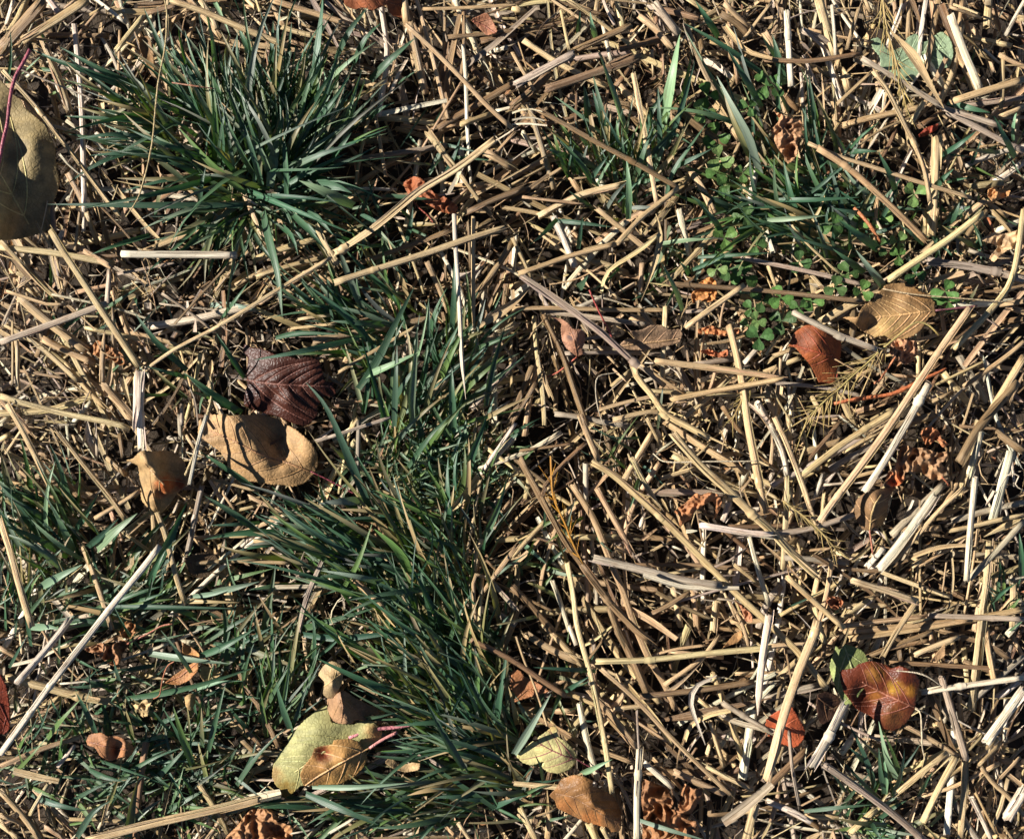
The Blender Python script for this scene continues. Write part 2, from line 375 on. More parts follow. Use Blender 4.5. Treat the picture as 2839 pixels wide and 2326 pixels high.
# ------------------------------------------------------------------ the straws, traced one by one
# tile, colour, width, height level (l m h H), options after '/' (p both ends pointed, q last end pointed, f flat ribbon, r ragged), points; * marks a joint
STRAWS = """
00 b 115 m/r 0,405 350,10
00 t 85 h 180,330 430,180 700,0
00 w 55 m 595,195 620,420 650,780 660,1000 680,1736
00 t 70 m/r 330,290 420,500 500,700 560,900
00 y 42 h 20,570 200,760 320,900* 430,1050 660,1340 850,1600 960,1736
00 t 52 m 540,1390 640,1560 700,1736
00 y 52 m 930,410 1150,130
00 w 40 m 960,0 1000,130 1050,250
00 t 70 H 1370,0 1600,80 2083,285 @10:250,370
00 b 42 m 1180,110 1440,40
00 t 30 m 720,120 830,60
00 y 55 m 1600,0 1690,110 1740,240
00 w 60 l 460,680 520,830 570,900
00 t 26 m 280,310 480,340
00 w 50 l 50,200 110,0
00 y 55 l 70,270 150,150 210,0
00 t 42 l 890,150 960,80
00 g 16 h 120,540 300,620 480,690 760,800
00 w 20 h 480,1240 560,1340 700,1440
10 t 58 m 120,0 240,40 500,120 750,200
10 g 50 l 560,20 780,200 1060,390
10 y 62 m 1185,-60 1210,200
10 t 45 H 1200,200 1400,380 1640,620 1850,850 2050,1030
10 t 72 m 1230,180 1290,440 1360,760
10 y 45 m 1280,-20 1370,280 1450,600 1540,960
10 w 34 m/q 1660,360 1680,600 1690,980 1710,1300
10 b 72 m 1450,1030 1700,890 2083,665
10 y 62 l 980,940 1250,960 1480,1000
10 t 50 m 1640,1000 1900,910
11 y 72 H/r 630,355 700,320* 1000,120 @10:1300,1540 @10:1600,1370 @10:1920,1120
10 t 45 l 820,1470 1050,1320 1330,1150
10 t 36 m 920,730 960,950 1040,1420
10 w 34 m/f 1080,750 1130,620 1210,480
10 t 62 m/r 1370,1060 1500,1230 1600,1360
10 b 50 l 1580,380 1650,450 1730,560 1970,750
10 w 50 l 1640,1180 1660,1580
10 w 30 l 1700,1070 1730,1590
10 t 62 m 1840,1220 2083,1360
10 b 62 m 1690,1700 1900,1600 @20:100,1510
10 t 40 m 1640,1410 1890,1736
10 t 30 m 1340,75 1700,65 2083,40
10 b 52 m 1800,330 2083,270
10 w 42 l 1870,420 2020,380
10 b 42 l 1380,860 1440,650 1520,420
10 w 26 l 340,90 365,300
10 g 36 l 880,260 1060,390
10 b 40 m 1540,300 1800,280 2083,240
10 t 26 m 1840,1330 1990,1150 2083,1060
20 g 66 h/r 20,685 250,560 500,430
20 b 52 h 500,405 760,290 960,200
20 b 62 m 860,400 1100,340 1330,310
20 b 76 h/r 270,720 600,610 1030,460
20 b 72 m/r 0,860 180,720 300,580
20 b 50 H 200,880 420,1000 700,1160 950,1290* 1330,1510
20 w 20 H/f 0,910 120,870 240,900
20 w 18 H/f 0,965 150,935 260,970
20 w 18 H/f 0,1000 120,990 280,1010
20 y 52 h 970,590 1040,980* 1100,1290 1160,1640
20 w 36 m 720,180 790,490
20 y 34 h 440,0 600,100 940,360
20 y 30 m 390,80 460,410
20 g 72 h 1140,20 1340,280
20 t 52 m 1020,130 1150,230 1290,400
20 b 50 m 1180,70 1500,150
20 y 36 m 0,420 80,560 180,730
20 y 30 m 1810,370 2083,20
20 y 56 h/f 1690,200 1780,320 1880,430 2083,480
30 b 45 h 0,480 350,500 780,430
20 y 66 m/r 1620,840 1740,980 1830,1130
20 t 42 m/r 1830,1130 1760,1290 1710,1440
20 b 40 m 1950,980 1890,1300
20 w 62 m 1960,1330 1930,1500 1900,1700
20 y 60 m 1400,1340 1520,1500 1620,1720
20 t 26 m 1580,1270 1380,1480
20 t 45 H 1330,1510 1200,1620 1040,1736 @21:840,280
21 t 46 h 50,520 250,455 450,380 840,280
20 w 72 l/r 660,1340 740,1540
20 t 30 m 0,1570 200,1470 430,1330
20 t 26 l 0,1480 280,1330
20 t 26 m 80,1580 570,1640
20 y 62 m 210,1736 400,1630 560,1560 900,1480
20 t 42 l 670,1670 800,1736
20 t 56 l 460,1410 560,1560
20 b 62 m 1500,280 1530,440
20 t 36 l 1060,400 1090,520
20 w 26 l 1120,400 1140,530
20 w 52 l 80,1060 200,1230
20 b 52 l 1530,1090 1550,1450
20 t 52 m 1700,30 1900,230
20 y 46 l 690,0 660,200
20 b 55 l 100,250 300,210 560,140
20 y 60 l 0,60 110,110
30 w 58 h 180,90 190,280* 200,460 215,700
30 y 90 m 440,0 500,220 580,460
30 w 32 h 540,40 570,460
30 t 42 m 660,400 700,250 760,60
30 g 46 H 780,470 1000,600 1300,780 1440,870
30 g 50 h 1440,870 1700,950 1890,1010
30 t 85 H/fp 1010,250 1200,450 1310,650 1440,870
30 w 46 m 1300,0 1260,250 1240,460
30 b 80 m/f 1410,40 1490,270 1540,380
30 w 66 h 1490,120 1600,420 1680,600 1730,730
30 t 52 m 1450,260 1600,520 1690,750
30 t 36 m 1590,0 1560,220
30 t 72 l 1800,0 1780,220
30 y 58 l 1620,290 1980,370
30 y 46 H 870,570 980,700 1100,950 1200,1150* 1290,1350 1330,1620
30 t 52 m 630,1010 830,950 1280,860
30 t 62 h 1500,820 1750,740 2083,640
30 g 46 m 1600,850 2083,780
30 t 46 h 1460,470 1370,650
30 y 46 h 1280,820 1180,990
30 b 52 l 1240,1020 1450,880
30 y 86 m 1380,1100 1370,1400 @31:1340,220
30 t 46 H 350,1150 600,1260 900,1350 1200,1450 1660,1590
30 t 56 H 430,1190 650,1330* 830,1480 1100,1736 @31:1300,260
30 w 62 l/f 940,720 820,950
30 w 42 l 970,740 950,900
30 t 28 h 870,570 700,730 580,840
30 t 52 m 1890,940 2083,860
30 g 52 m 1460,900 1700,1020 1920,1140 2083,1220
30 t 62 l 1500,1370 1650,1500
30 w 66 l 1830,1480 2083,1300
30 t 60 m 1600,1736 1780,1600
30 t 42 m 1780,1620 1950,1736
30 w 36 l 430,1400 410,1200
30 w 42 l 490,1400 460,1250
30 y 36 m 260,1350 240,1650
30 t 40 l 1100,0 1090,230
30 t 50 l 1160,0 1150,330
30 y 72 l 640,600 680,740
30 y 56 l 620,550 690,640
30 t 60 l 1660,390 1820,470
30 y 30 m 1500,30 1720,110
30 y 28 m 1490,60 1740,150
30 t 70 m 0,260 60,340 110,520
30 w 30 m 310,230 420,330 560,470
30 g 60 m 310,250 460,310 560,370
30 w 30 l 290,540 310,860
30 w 40 l 340,500 370,820
01 y 60 m 0,310 380,345 600,380 900,440
01 w 62 h 970,360 1150,365 1400,365 1900,370
01 t 40 m/f 410,180 400,360 480,640
01 t 60 H 410,175 500,330 640,540 800,790 960,1030 1120,1270
01 t 42 m 0,250 140,400 320,600 480,740
01 g 56 H 0,1070 400,930 850,760
01 y 30 h 50,660 220,710 380,770 540,760
01 t 72 m 150,700 350,880 700,1140
01 t 60 m 340,1040 560,1150 760,1230
01 w 42 m 860,760 880,480
01 t 46 h/q 820,1390 820,1200 840,980
01 t 62 m 820,1390 950,1530 1100,1700
01 y 32 H 1150,1300 1400,1120 1720,960* 2083,740 @11:180,640 @11:600,390
01 w 92 H/r 1110,1745 1115,1500 1125,1300
02 w 88 h/r 1125,-10 1128,120 1132,275
01 y 58 h/fp 990,1340 1010,1450 1050,1580
01 w 72 m 1200,940 1550,890 1900,800 2040,790
01 y 55 h 0,1500 200,1560 500,1640 1000,1736 @02:1040,120
01 y 56 h 60,1560 160,1736 @02:280,320 @02:415,600
01 w 62 l 0,1720 120,1640
01 w 56 l 570,1736 740,1540
01 y 36 m 130,1050 150,1450
01 t 20 m 100,900 100,1420
01 t 46 m 520,1240 700,1450 850,1610
01 t 60 l 900,650 1000,920 1080,1140
01 t 52 m 620,300 900,470
01 w 36 m 680,0 670,180
01 t 52 m 690,30 780,280
01 t 30 m 640,20 600,330
01 g 26 h 1300,680 1500,810 1700,970
01 t 46 m 1050,990 1250,1030 1470,1110
01 b 28 H 1400,920 1600,700 1820,460
01 g 40 h 1460,1570 1460,1736
01 g 30 m 940,520 1200,470 1400,430
01 t 30 l 1150,705 1290,640
01 t 42 l 1130,1140 1190,1230
01 y 60 h/fp 1700,1210 1690,1330
01 t 14 h 1690,1330 1720,1400 1700,1500 1670,1700
01 g 14 h 1490,1380 1570,1520 1590,1736
01 t 14 m 1750,930 1900,700 2083,570
01 y 70 l/f 1850,640 1920,560 2000,500
11 y 52 h/r 495,150 570,300 650,440
11 t 52 m 0,400 200,320 480,240
11 t 52 m 0,540 300,450 600,380
11 t 46 m 0,770 200,640 620,380
11 t 56 H 630,590 940,490* 1300,380 1700,240 2000,150
11 b 46 m 820,440 1300,270 1560,170
11 w 36 H/q 1590,40 1600,300 1630,700 1650,1200 1680,1500
11 y 42 h/q 1740,60 1740,500 1740,960
11 b 26 m 1700,100 1720,480
11 y 100 h/fp 1750,970 1900,860 2083,740 @21:170,590
11 b 62 m 1760,700 1900,520 2060,260
11 y 26 m 1130,90 1260,420 1350,680
11 t 52 m 1370,420 1480,650 1550,830
11 w 26 l 1150,460 1140,620 1090,800
11 t 30 h 660,1310 900,1160 1300,930
11 y 30 m 340,880 620,850
11 y 30 m 270,960 640,920
11 y 72 m/r 2083,920 1870,1060 1560,1300 1400,1500
11 y 50 l 2000,1020 1700,1220 1480,1480
11 w 30 m/f 1840,980 1800,1300
11 g 36 m/f 1920,1090 1850,1400
11 t 30 l 2050,1050 2050,1500
11 w 42 l 1890,340 1660,620
11 b 62 l/f 380,560 700,570 1200,640
11 b 46 l 700,690 1000,640
11 t 36 l 230,650 400,680
11 b 16 m 60,900 200,1140
21 g 70 H/r 80,540 400,760 700,980 980,1230*
21 g 52 h/r 985,1225 1100,1310 1210,1410
21 t 24 h 1030,1240 1200,1360 1380,1480
21 t 46 h 680,0 900,180 1090,340
21 w 62 m 330,60 420,250 500,460
21 y 60 h/fp 1150,40 1195,190 1140,450 1030,740
21 y 42 h/f 1190,200 1000,350 750,500 720,660
21 t 42 m 0,800 300,790 800,810 1250,810
21 g 42 m 1350,830 1560,810
21 y 46 H 1390,950 1620,780 1860,610
21 b 42 h 1260,600 1700,630 2083,660 @31:790,740
21 g 48 m 240,820 600,860 1100,930
21 y 52 m 1230,780 1220,1000 1200,1400
21 w 56 m 1340,0 1380,180 1430,380
21 t 46 m 1280,560 1500,330 1720,60
21 y 42 m 180,860 190,1100 250,1500 260,1736
21 b 52 m 250,850 400,1150 500,1450 600,1736
21 y 62 h/q 1140,1220 1500,1260 2083,1340 @31:165,1350
21 t 60 h 1260,1530 1550,1470 2083,1375 @31:160,1355
21 g 56 m 1460,1250 1780,1200
21 t 66 h 1740,930 1800,1150 1850,1400 1890,1736 @22:1980,540* @22:2030,790
21 t 36 l 1480,1030 1500,1400 1510,1660
21 y 55 h 970,1260 1000,1350 1130,1500 1220,1650* 1400,1736 @22:1580,190
21 t 36 m 660,1620 900,1550 1180,1490
21 y 46 m 1380,1670 1550,1530 1730,1370
21 y 46 m 810,1690 1100,1620 1230,1630
21 g 52 m 340,1640 600,1670 @22:620,40 @22:930,90
21 b 50 m/r 0,1700 100,1550 190,1390
21 y 42 l 790,1420 950,1290
21 y 26 l 940,1400 1100,1700
21 t 40 m 0,230 60,350 160,560
21 w 46 l 30,200 10,500
21 g 42 h 1840,390 2083,440 @31:400,510 @31:800,610
21 w 52 m 1990,30 2083,330
21 w 46 l 1860,1240 2010,1070
21 t 30 m/f 1560,1080 1750,1060 1900,1000
21 t 60 l 1820,820 1890,930
21 w 52 l 1660,1730 1740,1500
21 w 60 l 1960,1550 2060,1720
21 w 90 l/f 0,740 150,600
21 t 40 l 480,170 600,310
31 y 60 H 990,570 1200,430 1500,230 1750,30
31 g 75 h/r 1310,420 1600,450 1850,500* 2083,560
31 t 62 m/fq 1600,510 1400,560 1220,610
31 y 42 m 1280,0 1300,200
31 y 32 m 1340,0 1330,220
31 t 32 m 1390,0 1370,180
31 y 72 m/r 460,900 700,760 920,630
31 w 26 m 520,920 800,740
31 g 56 H 230,830 600,1020* 900,1130
31 y 56 H 1650,790 1430,1100 1390,1160* 1230,1400 1010,1736 @32:760,430 @32:590,650* @32:440,860
31 w 82 h 1320,1400 1240,1540* @32:1180,0 @32:1000,320 @32:800,620
31 y 62 h 1520,1120 1800,830 2000,580 @30:2083,1680
31 t 52 m 1880,770 2083,740
31 t 40 m/f 1210,1060 1470,980
31 g 62 l 1560,1180 1700,1400 1780,1540
31 y 66 l 1440,1310 1630,1550
31 t 42 m 1600,1420 2083,1060
31 y 66 h 1750,1736 1950,1400 2083,1180
31 w 52 l 200,1420 220,1736
31 w 62 l 0,1470 130,1736
31 t 56 l 340,1440 460,1640
31 g 42 m 60,1390 450,1420 800,1500
31 t 52 l 0,1310 300,1190
31 w 30 l 10,1170 140,1000
31 w 52 m 0,110 70,350
31 y 36 m 30,450 100,630
31 y 22 h 220,130 330,270 600,520
31 g 42 m 1640,330 1850,400
31 t 46 m 1800,0 2083,280
31 t 42 l 870,1490 1000,1320
31 t 36 l 1350,1540 1510,1470
31 b 50 l 1900,900 2083,880
31 w 60 l 2083,80 1860,180
02 w 72 m/fp 700,50 710,200 780,360
02 g 36 m 770,60 780,340
02 t 42 h 470,140 700,440 880,650 1020,860
02 b 62 m/p 340,370 480,500 700,730
02 t 42 h 760,830 950,720 1120,610
02 t 42 m 150,480 240,640 350,800
02 t 62 m/r 340,800 550,840 900,920
02 y 56 H 0,830 90,1100 180,1450 260,1700
02 w 56 H 1285,1050 1150,1230 1000,1410 870,1570* @03:400,510* @03:240,730* @03:0,1060
03 w 64 H 560,-30 460,110 280,320 130,490
02 t 52 h 1260,780 1330,960 1400,1250 1480,1500
02 g 52 m 1620,570 1560,840* 1500,1130
02 w 32 H 1660,0 1600,180 1560,380 1520,560
02 t 52 m 660,1040 740,1240 830,1500 900,1720
02 y 72 l/fp 1180,870 1300,900
02 t 42 m 990,940 1200,1090
02 b 46 m 990,340 960,150
02 y 26 l 780,1130 920,1030
02 t 46 m 840,330 1010,480
02 y 52 l 0,200 90,150
02 t 30 m 1490,160 1570,280
02 g 36 m 1440,0 1450,200
02 t 26 m 1800,560 1770,610 1850,720 1880,760
02 t 30 m 1700,520 2083,610
02 y 46 l 1650,985 2083,960
02 w 42 l 1920,1060 2083,930
02 t 36 l 640,590 950,580
02 t 40 l 500,710 780,760
12 y 66 h/p 670,1220 800,1330 960,1480 1150,1700
12 g 46 h/r 340,1736 390,1500 450,1350 530,1170
12 w 36 m 2083,70 1900,330 1800,480
12 w 42 m 2060,190 1940,320 1820,460
12 y 72 m/fr 1790,490 1680,640 1560,770
12 y 26 m 1800,520 1740,850 1680,1180
12 t 46 h 2083,1060 1880,1330 1790,1480
12 t 42 h 1770,1736 1745,1500 1740,1300 1780,1270 1830,1300
12 y 36 h 1820,1290 1800,1500 1790,1736
12 g 52 m 1840,1290 2083,1560
12 g 56 m 1850,1530 2083,1690
12 g 30 H 480,210 620,170* 800,110 1080,20
12 w 52 l 0,1390 400,1380 800,1380
12 w 42 l 770,1640 890,1530
12 b 32 m 1850,1170 1980,1300
12 y 36 m 760,120 820,30
12 y 15 m 1340,1400 1500,1500 1500,1700
22 t 62 h 540,0 620,200 690,360
22 t 56 H 640,380 800,470 1000,650 1180,810* 1500,1130 1750,1390 @32:63,1700 @33:280,240 @33:500,530
22 y 80 H/r 1290,150 1500,400 1750,620 1920,790* 2083,930 @32:200,1090 @32:420,1290
22 w 62 H/r 1510,885 1700,915 1900,950 2083,960
32 g 52 h 0,955 340,930 720,800
22 g 72 H 650,1150 1000,1230 1400,1340 1680,1370
22 w 44 H/f 1050,1280 1250,1350 1400,1390 1820,1390
22 y 52 h/q 960,345 1060,550 1200,760
22 y 52 m 1200,510 1470,430
22 y 56 m 900,520 1030,300 1130,140
22 y 32 h 1080,30 1190,240
22 t 52 h/q 680,590 830,860 960,1100
22 t 42 m 960,1110 830,1060
22 t 58 m 480,560 650,820 720,1000 780,1160 900,1440 @23:970,0 @23:1100,300* @23:1230,500 @23:1310,700
22 b 62 h/r 60,350 250,700 430,1020 560,1200
22 b 62 h/r 560,1200 760,1480* 1000,1736 @23:1120,150
22 y 50 h 440,1180 500,1500 @23:510,0 @23:640,450 @23:740,950* @23:760,1080 @23:800,1360
22 w 46 m 320,1330 460,1736
22 b 60 m 0,1370 160,1540 330,1736
22 w 46 m 590,390 590,700
22 b 46 h 600,220 400,400 270,560 245,650
22 t 46 m 0,1140 150,970 290,830
22 w 46 m 1900,980 1980,1280 2060,1520
22 w 60 m 1740,700 1690,850
22 w 60 l 1900,390 1830,560
22 w 46 l 1760,0 1640,340
22 w 46 l 1060,780 1020,920
22 t 36 m 1780,1200 1980,1360
22 y 20 m 1460,1010 1540,1060
22 b 42 m 1100,1600 1250,1530 1420,1420
22 y 52 l 1290,1380 1350,1700
22 y 66 l 1640,1450 1610,1736
22 t 52 l 1450,1400 1480,1700
22 t 52 l 1740,1660 2083,1650
22 b 72 m 780,1540 850,1736 @23:910,150 @23:1000,400
22 b 30 m 60,290 300,260 500,230
22 t 46 l 1600,330 1850,310
22 t 40 m/f 1900,815 2083,780
22 g 20 m 1600,1230 1750,1170 1880,1070
22 t 40 l 280,660 440,1180
22 t 36 l 1500,0 1420,120
22 b 60 l 740,0 800,420
32 y 52 h 80,20 170,200 330,620 430,950
32 w 52 m 40,80 150,300 180,500
32 y 52 m 180,500 170,850 150,1240
32 y 52 l 190,0 200,200
32 t 58 h 300,490 600,250 810,115* 1060,-40
32 b 42 m 300,430 600,60
32 g 56 m 520,440 710,330* 960,200
32 y 42 m 640,310 990,80
32 b 62 m 480,690 620,640
32 y 52 H 180,1300 400,1500 640,1710
32 w 82 h/r 920,1240 1150,950 1370,640
32 g 62 m 1020,970 1200,790 1440,560
32 y 46 h 980,1250 1200,1000 1400,760 1600,580
32 w 62 m 820,1220 960,1070
32 w 60 H 1620,1330 1650,900 1690,500
32 w 56 h/r 1640,490 1740,150
32 b 88 h 1560,380 1700,130 1800,0 @31:2030,1380
32 g 52 h 1640,1320 1900,1060 2083,850
32 g 56 m 1500,850 1800,760 2083,700
32 t 42 m 1480,930 2083,800
32 y 62 m/q 2083,820 1950,880 1760,980
32 y 52 m 1180,1220 1300,1130
32 t 36 m 1230,1220 1500,1070
32 t 46 h/f 1170,1140 1400,1050 1650,1040
32 y 80 m 1810,1020 1780,1400 @33:1740,0 @33:1690,450 @33:1660,700
32 y 56 H 700,1325 950,1400 1220,1490
32 t 52 h 1225,1490 1060,1736 @33:950,270
32 y 46 m 410,1720 500,1450 540,1170
32 y 60 l 600,1650 760,1530 920,1430
32 t 42 m 640,1690 1000,1645 1300,1620
32 g 52 m 1320,1610 1830,1630* 2083,1640
32 t 56 m 640,1736 1300,1680 1660,1640
32 w 36 m 880,910 1030,1030
32 w 42 l 380,730 470,480
32 w 82 m 1980,290 1870,700 1830,850
32 b 62 h 1850,130 2083,300
32 b 30 m 1560,90 2083,130
32 y 50 m 2000,1360 1990,1700
32 b 36 h/f 700,1240 900,1260 1150,1160
32 y 18 m 1460,1180 1430,1420
32 w 40 l 720,1600 860,1480
03 t 84 m/r 60,440 300,500 630,590* 930,640
03 t 52 m 0,1150 300,1020 650,910
03 y 80 h/f 110,1180 290,1220 475,1260
03 w 36 m 600,985 540,1060 460,1160
03 y 42 m 390,1290 320,1400 240,1540
03 y 46 m 0,1540 200,1620
03 y 46 m 0,1620 160,1736
03 t 52 m 0,1340 200,1560 320,1736
13 w 90 m/f 200,1365 0,1405 @03:1850,1440
03 t 75 h/r 2083,1415 1500,1550 1100,1640 700,1750
03 w 52 l 960,1250 880,1500 800,1660
03 b 50 m 1900,350 2000,580 @13:0,620 @13:190,1010
03 t 62 m 1600,1300 1700,1450 1830,1690
03 b 52 m 1920,920 2083,1080 @13:90,1090
03 g 56 l 1330,130 1300,220 1200,560
03 w 20 m 480,490 900,450
03 w 52 l 1560,1720 1660,1640
03 t 40 l 400,870 620,890
13 w 32 m 500,1736 800,1560
13 b 52 h 1720,140 1900,220 2083,320 @23:230,460 @23:430,590
13 y 56 m 1750,-60 1790,90
13 w 14 m 280,1690 510,1650
13 b 30 m 1350,660 1700,690
13 g 30 m 270,420 540,470
23 t 72 m/r 110,90 330,230 530,310
23 t 52 m 240,0 400,170 560,350
23 w 46 m 450,0 520,180
23 w 56 m 540,640 600,950 690,1260
23 y 56 H 670,310 1100,300* 1600,240 2083,200
23 t 44 H 710,370 980,600 1300,950 1750,1380
23 w 62 H 1000,1760 1000,1400 1010,1215* 1020,1010
23 g 26 h 1015,1010 1000,700
23 t 62 m/r 750,740 900,900 1030,1050
23 t 52 m/r 600,530 800,740 1000,1000
23 b 76 m 830,30 960,270 1090,580
23 y 42 m 1220,500 1530,290 1660,100
23 t 46 h/fp 1080,610 1250,560 1400,440 1550,280
23 b 56 h 1030,590 1500,540 1940,470
23 w 72 H/q 2060,-60 1990,400 1970,740
23 w 58 h/fp 1640,420 1450,510 1420,640 1480,800 1550,980
23 y 48 h/f 1750,700 1580,730 1420,820 1380,950
23 t 28 h/q 1385,940 1330,1060 1320,1170
23 b 92 m/fp 1150,790 1500,730 1900,640 2083,600
23 g 52 h 1690,640 1850,740* 2083,880
23 t 56 m 1610,400 1750,750 1860,1140
23 y 46 m 1590,790 1620,900 1700,1150
23 w 76 m 1940,700 1880,1020 1850,1250
23 w 52 m 1060,1120 1290,1320
23 t 36 m 1130,1090 1360,1330
23 t 52 m 600,1000 800,1060 980,1130
23 b 52 l 1080,1200 1500,1190 1800,1260
23 t 62 m 1300,1190 1700,1370
23 y 42 h 1560,1150 1930,1340
23 y 80 m 620,1600 700,1780
23 y 60 m 720,1640 800,1780
23 g 92 h/f 1690,1600 1900,1450 2083,1290
23 y 72 m 1950,1450 1870,1760
23 b 52 m 1590,1440 1570,1760
23 t 56 m 60,1480 200,1760
23 t 22 h 30,110 90,290 200,560 280,830
23 y 22 m 800,1150 880,1340 960,1470
23 y 62 l 0,690 500,710
23 y 46 m 820,690 1130,660
33 w 86 H/r 650,650 520,910* 380,1150
33 y 78 H 430,-20 405,80* 270,400 150,750 20,1260
33 g 58 H 470,1130 750,1320 1050,1540 1300,1760
33 w 58 h 1260,560 1570,510* 2083,440
33 g 56 m 1630,665 1850,470 2083,270
33 w 84 h/r 2083,530 1950,720 1780,960
33 g 62 h 1420,430 1500,700 1620,1100
33 t 42 m 1120,820 1350,940 1550,1070
33 y 46 h 1070,1365 1300,1170 1470,1040
33 y 60 h 1540,1080 1400,1330 1270,1600
33 y 66 m 1610,1120 1600,1400 1570,1720
33 b 42 h 850,260 1350,70
33 t 52 m 680,130 1300,40 @32:2083,1560
33 b 46 m 1400,60 1800,170 1980,310
33 y 52 m 1200,260 1560,110
33 w 62 l 870,230 950,90
33 b 42 m 1000,320 1880,370
33 g 62 l 880,920 1250,950 1400,980
33 b 75 m 0,1350 150,1200 340,1020
33 g 36 h 200,870 220,1150 280,1460
33 w 62 m 20,1430 200,1500 380,1600
33 y 52 l 320,1550 600,1560
33 y 56 m 680,1690 900,1490
33 w 100 h/r 2083,1330 1940,1570
33 w 46 m 1660,1400 1830,1760
33 t 26 m 1690,1360 1860,1690
33 t 46 m 1720,1130 2083,1540
33 y 52 l 1600,200 1630,480
33 t 56 l 1500,100 1540,330
33 t 46 l 1560,500 1580,900
33 t 36 m 1720,1140 1900,960
33 t 36 m 1890,1250 2050,1080
33 g 72 l 0,620 430,500
33 t 46 l 130,420 300,270
33 y 46 m 0,190 420,170
33 b 42 l 500,0 470,280
33 b 22 m 170,200 220,480
33 y 20 m 1400,80 1410,780
33 w 52 l 1440,800 1500,520
33 w 62 l 1950,100 2040,0
33 w 42 l 1930,950 1940,600
"""
SC = {'w': (.80, .69, .51), 'y': (.68, .505, .27), 't': (.53, .37, .195), 'b': (.27, .17, .085), 'g': (.46, .37, .27)}
SWORD = {'w': 'bleached pale', 'y': 'golden', 't': 'tan', 'b': 'brown', 'g': 'greyish'}
LEVEL = {'l': .001, 'm': .0095, 'h': .0190, 'H': .0275}
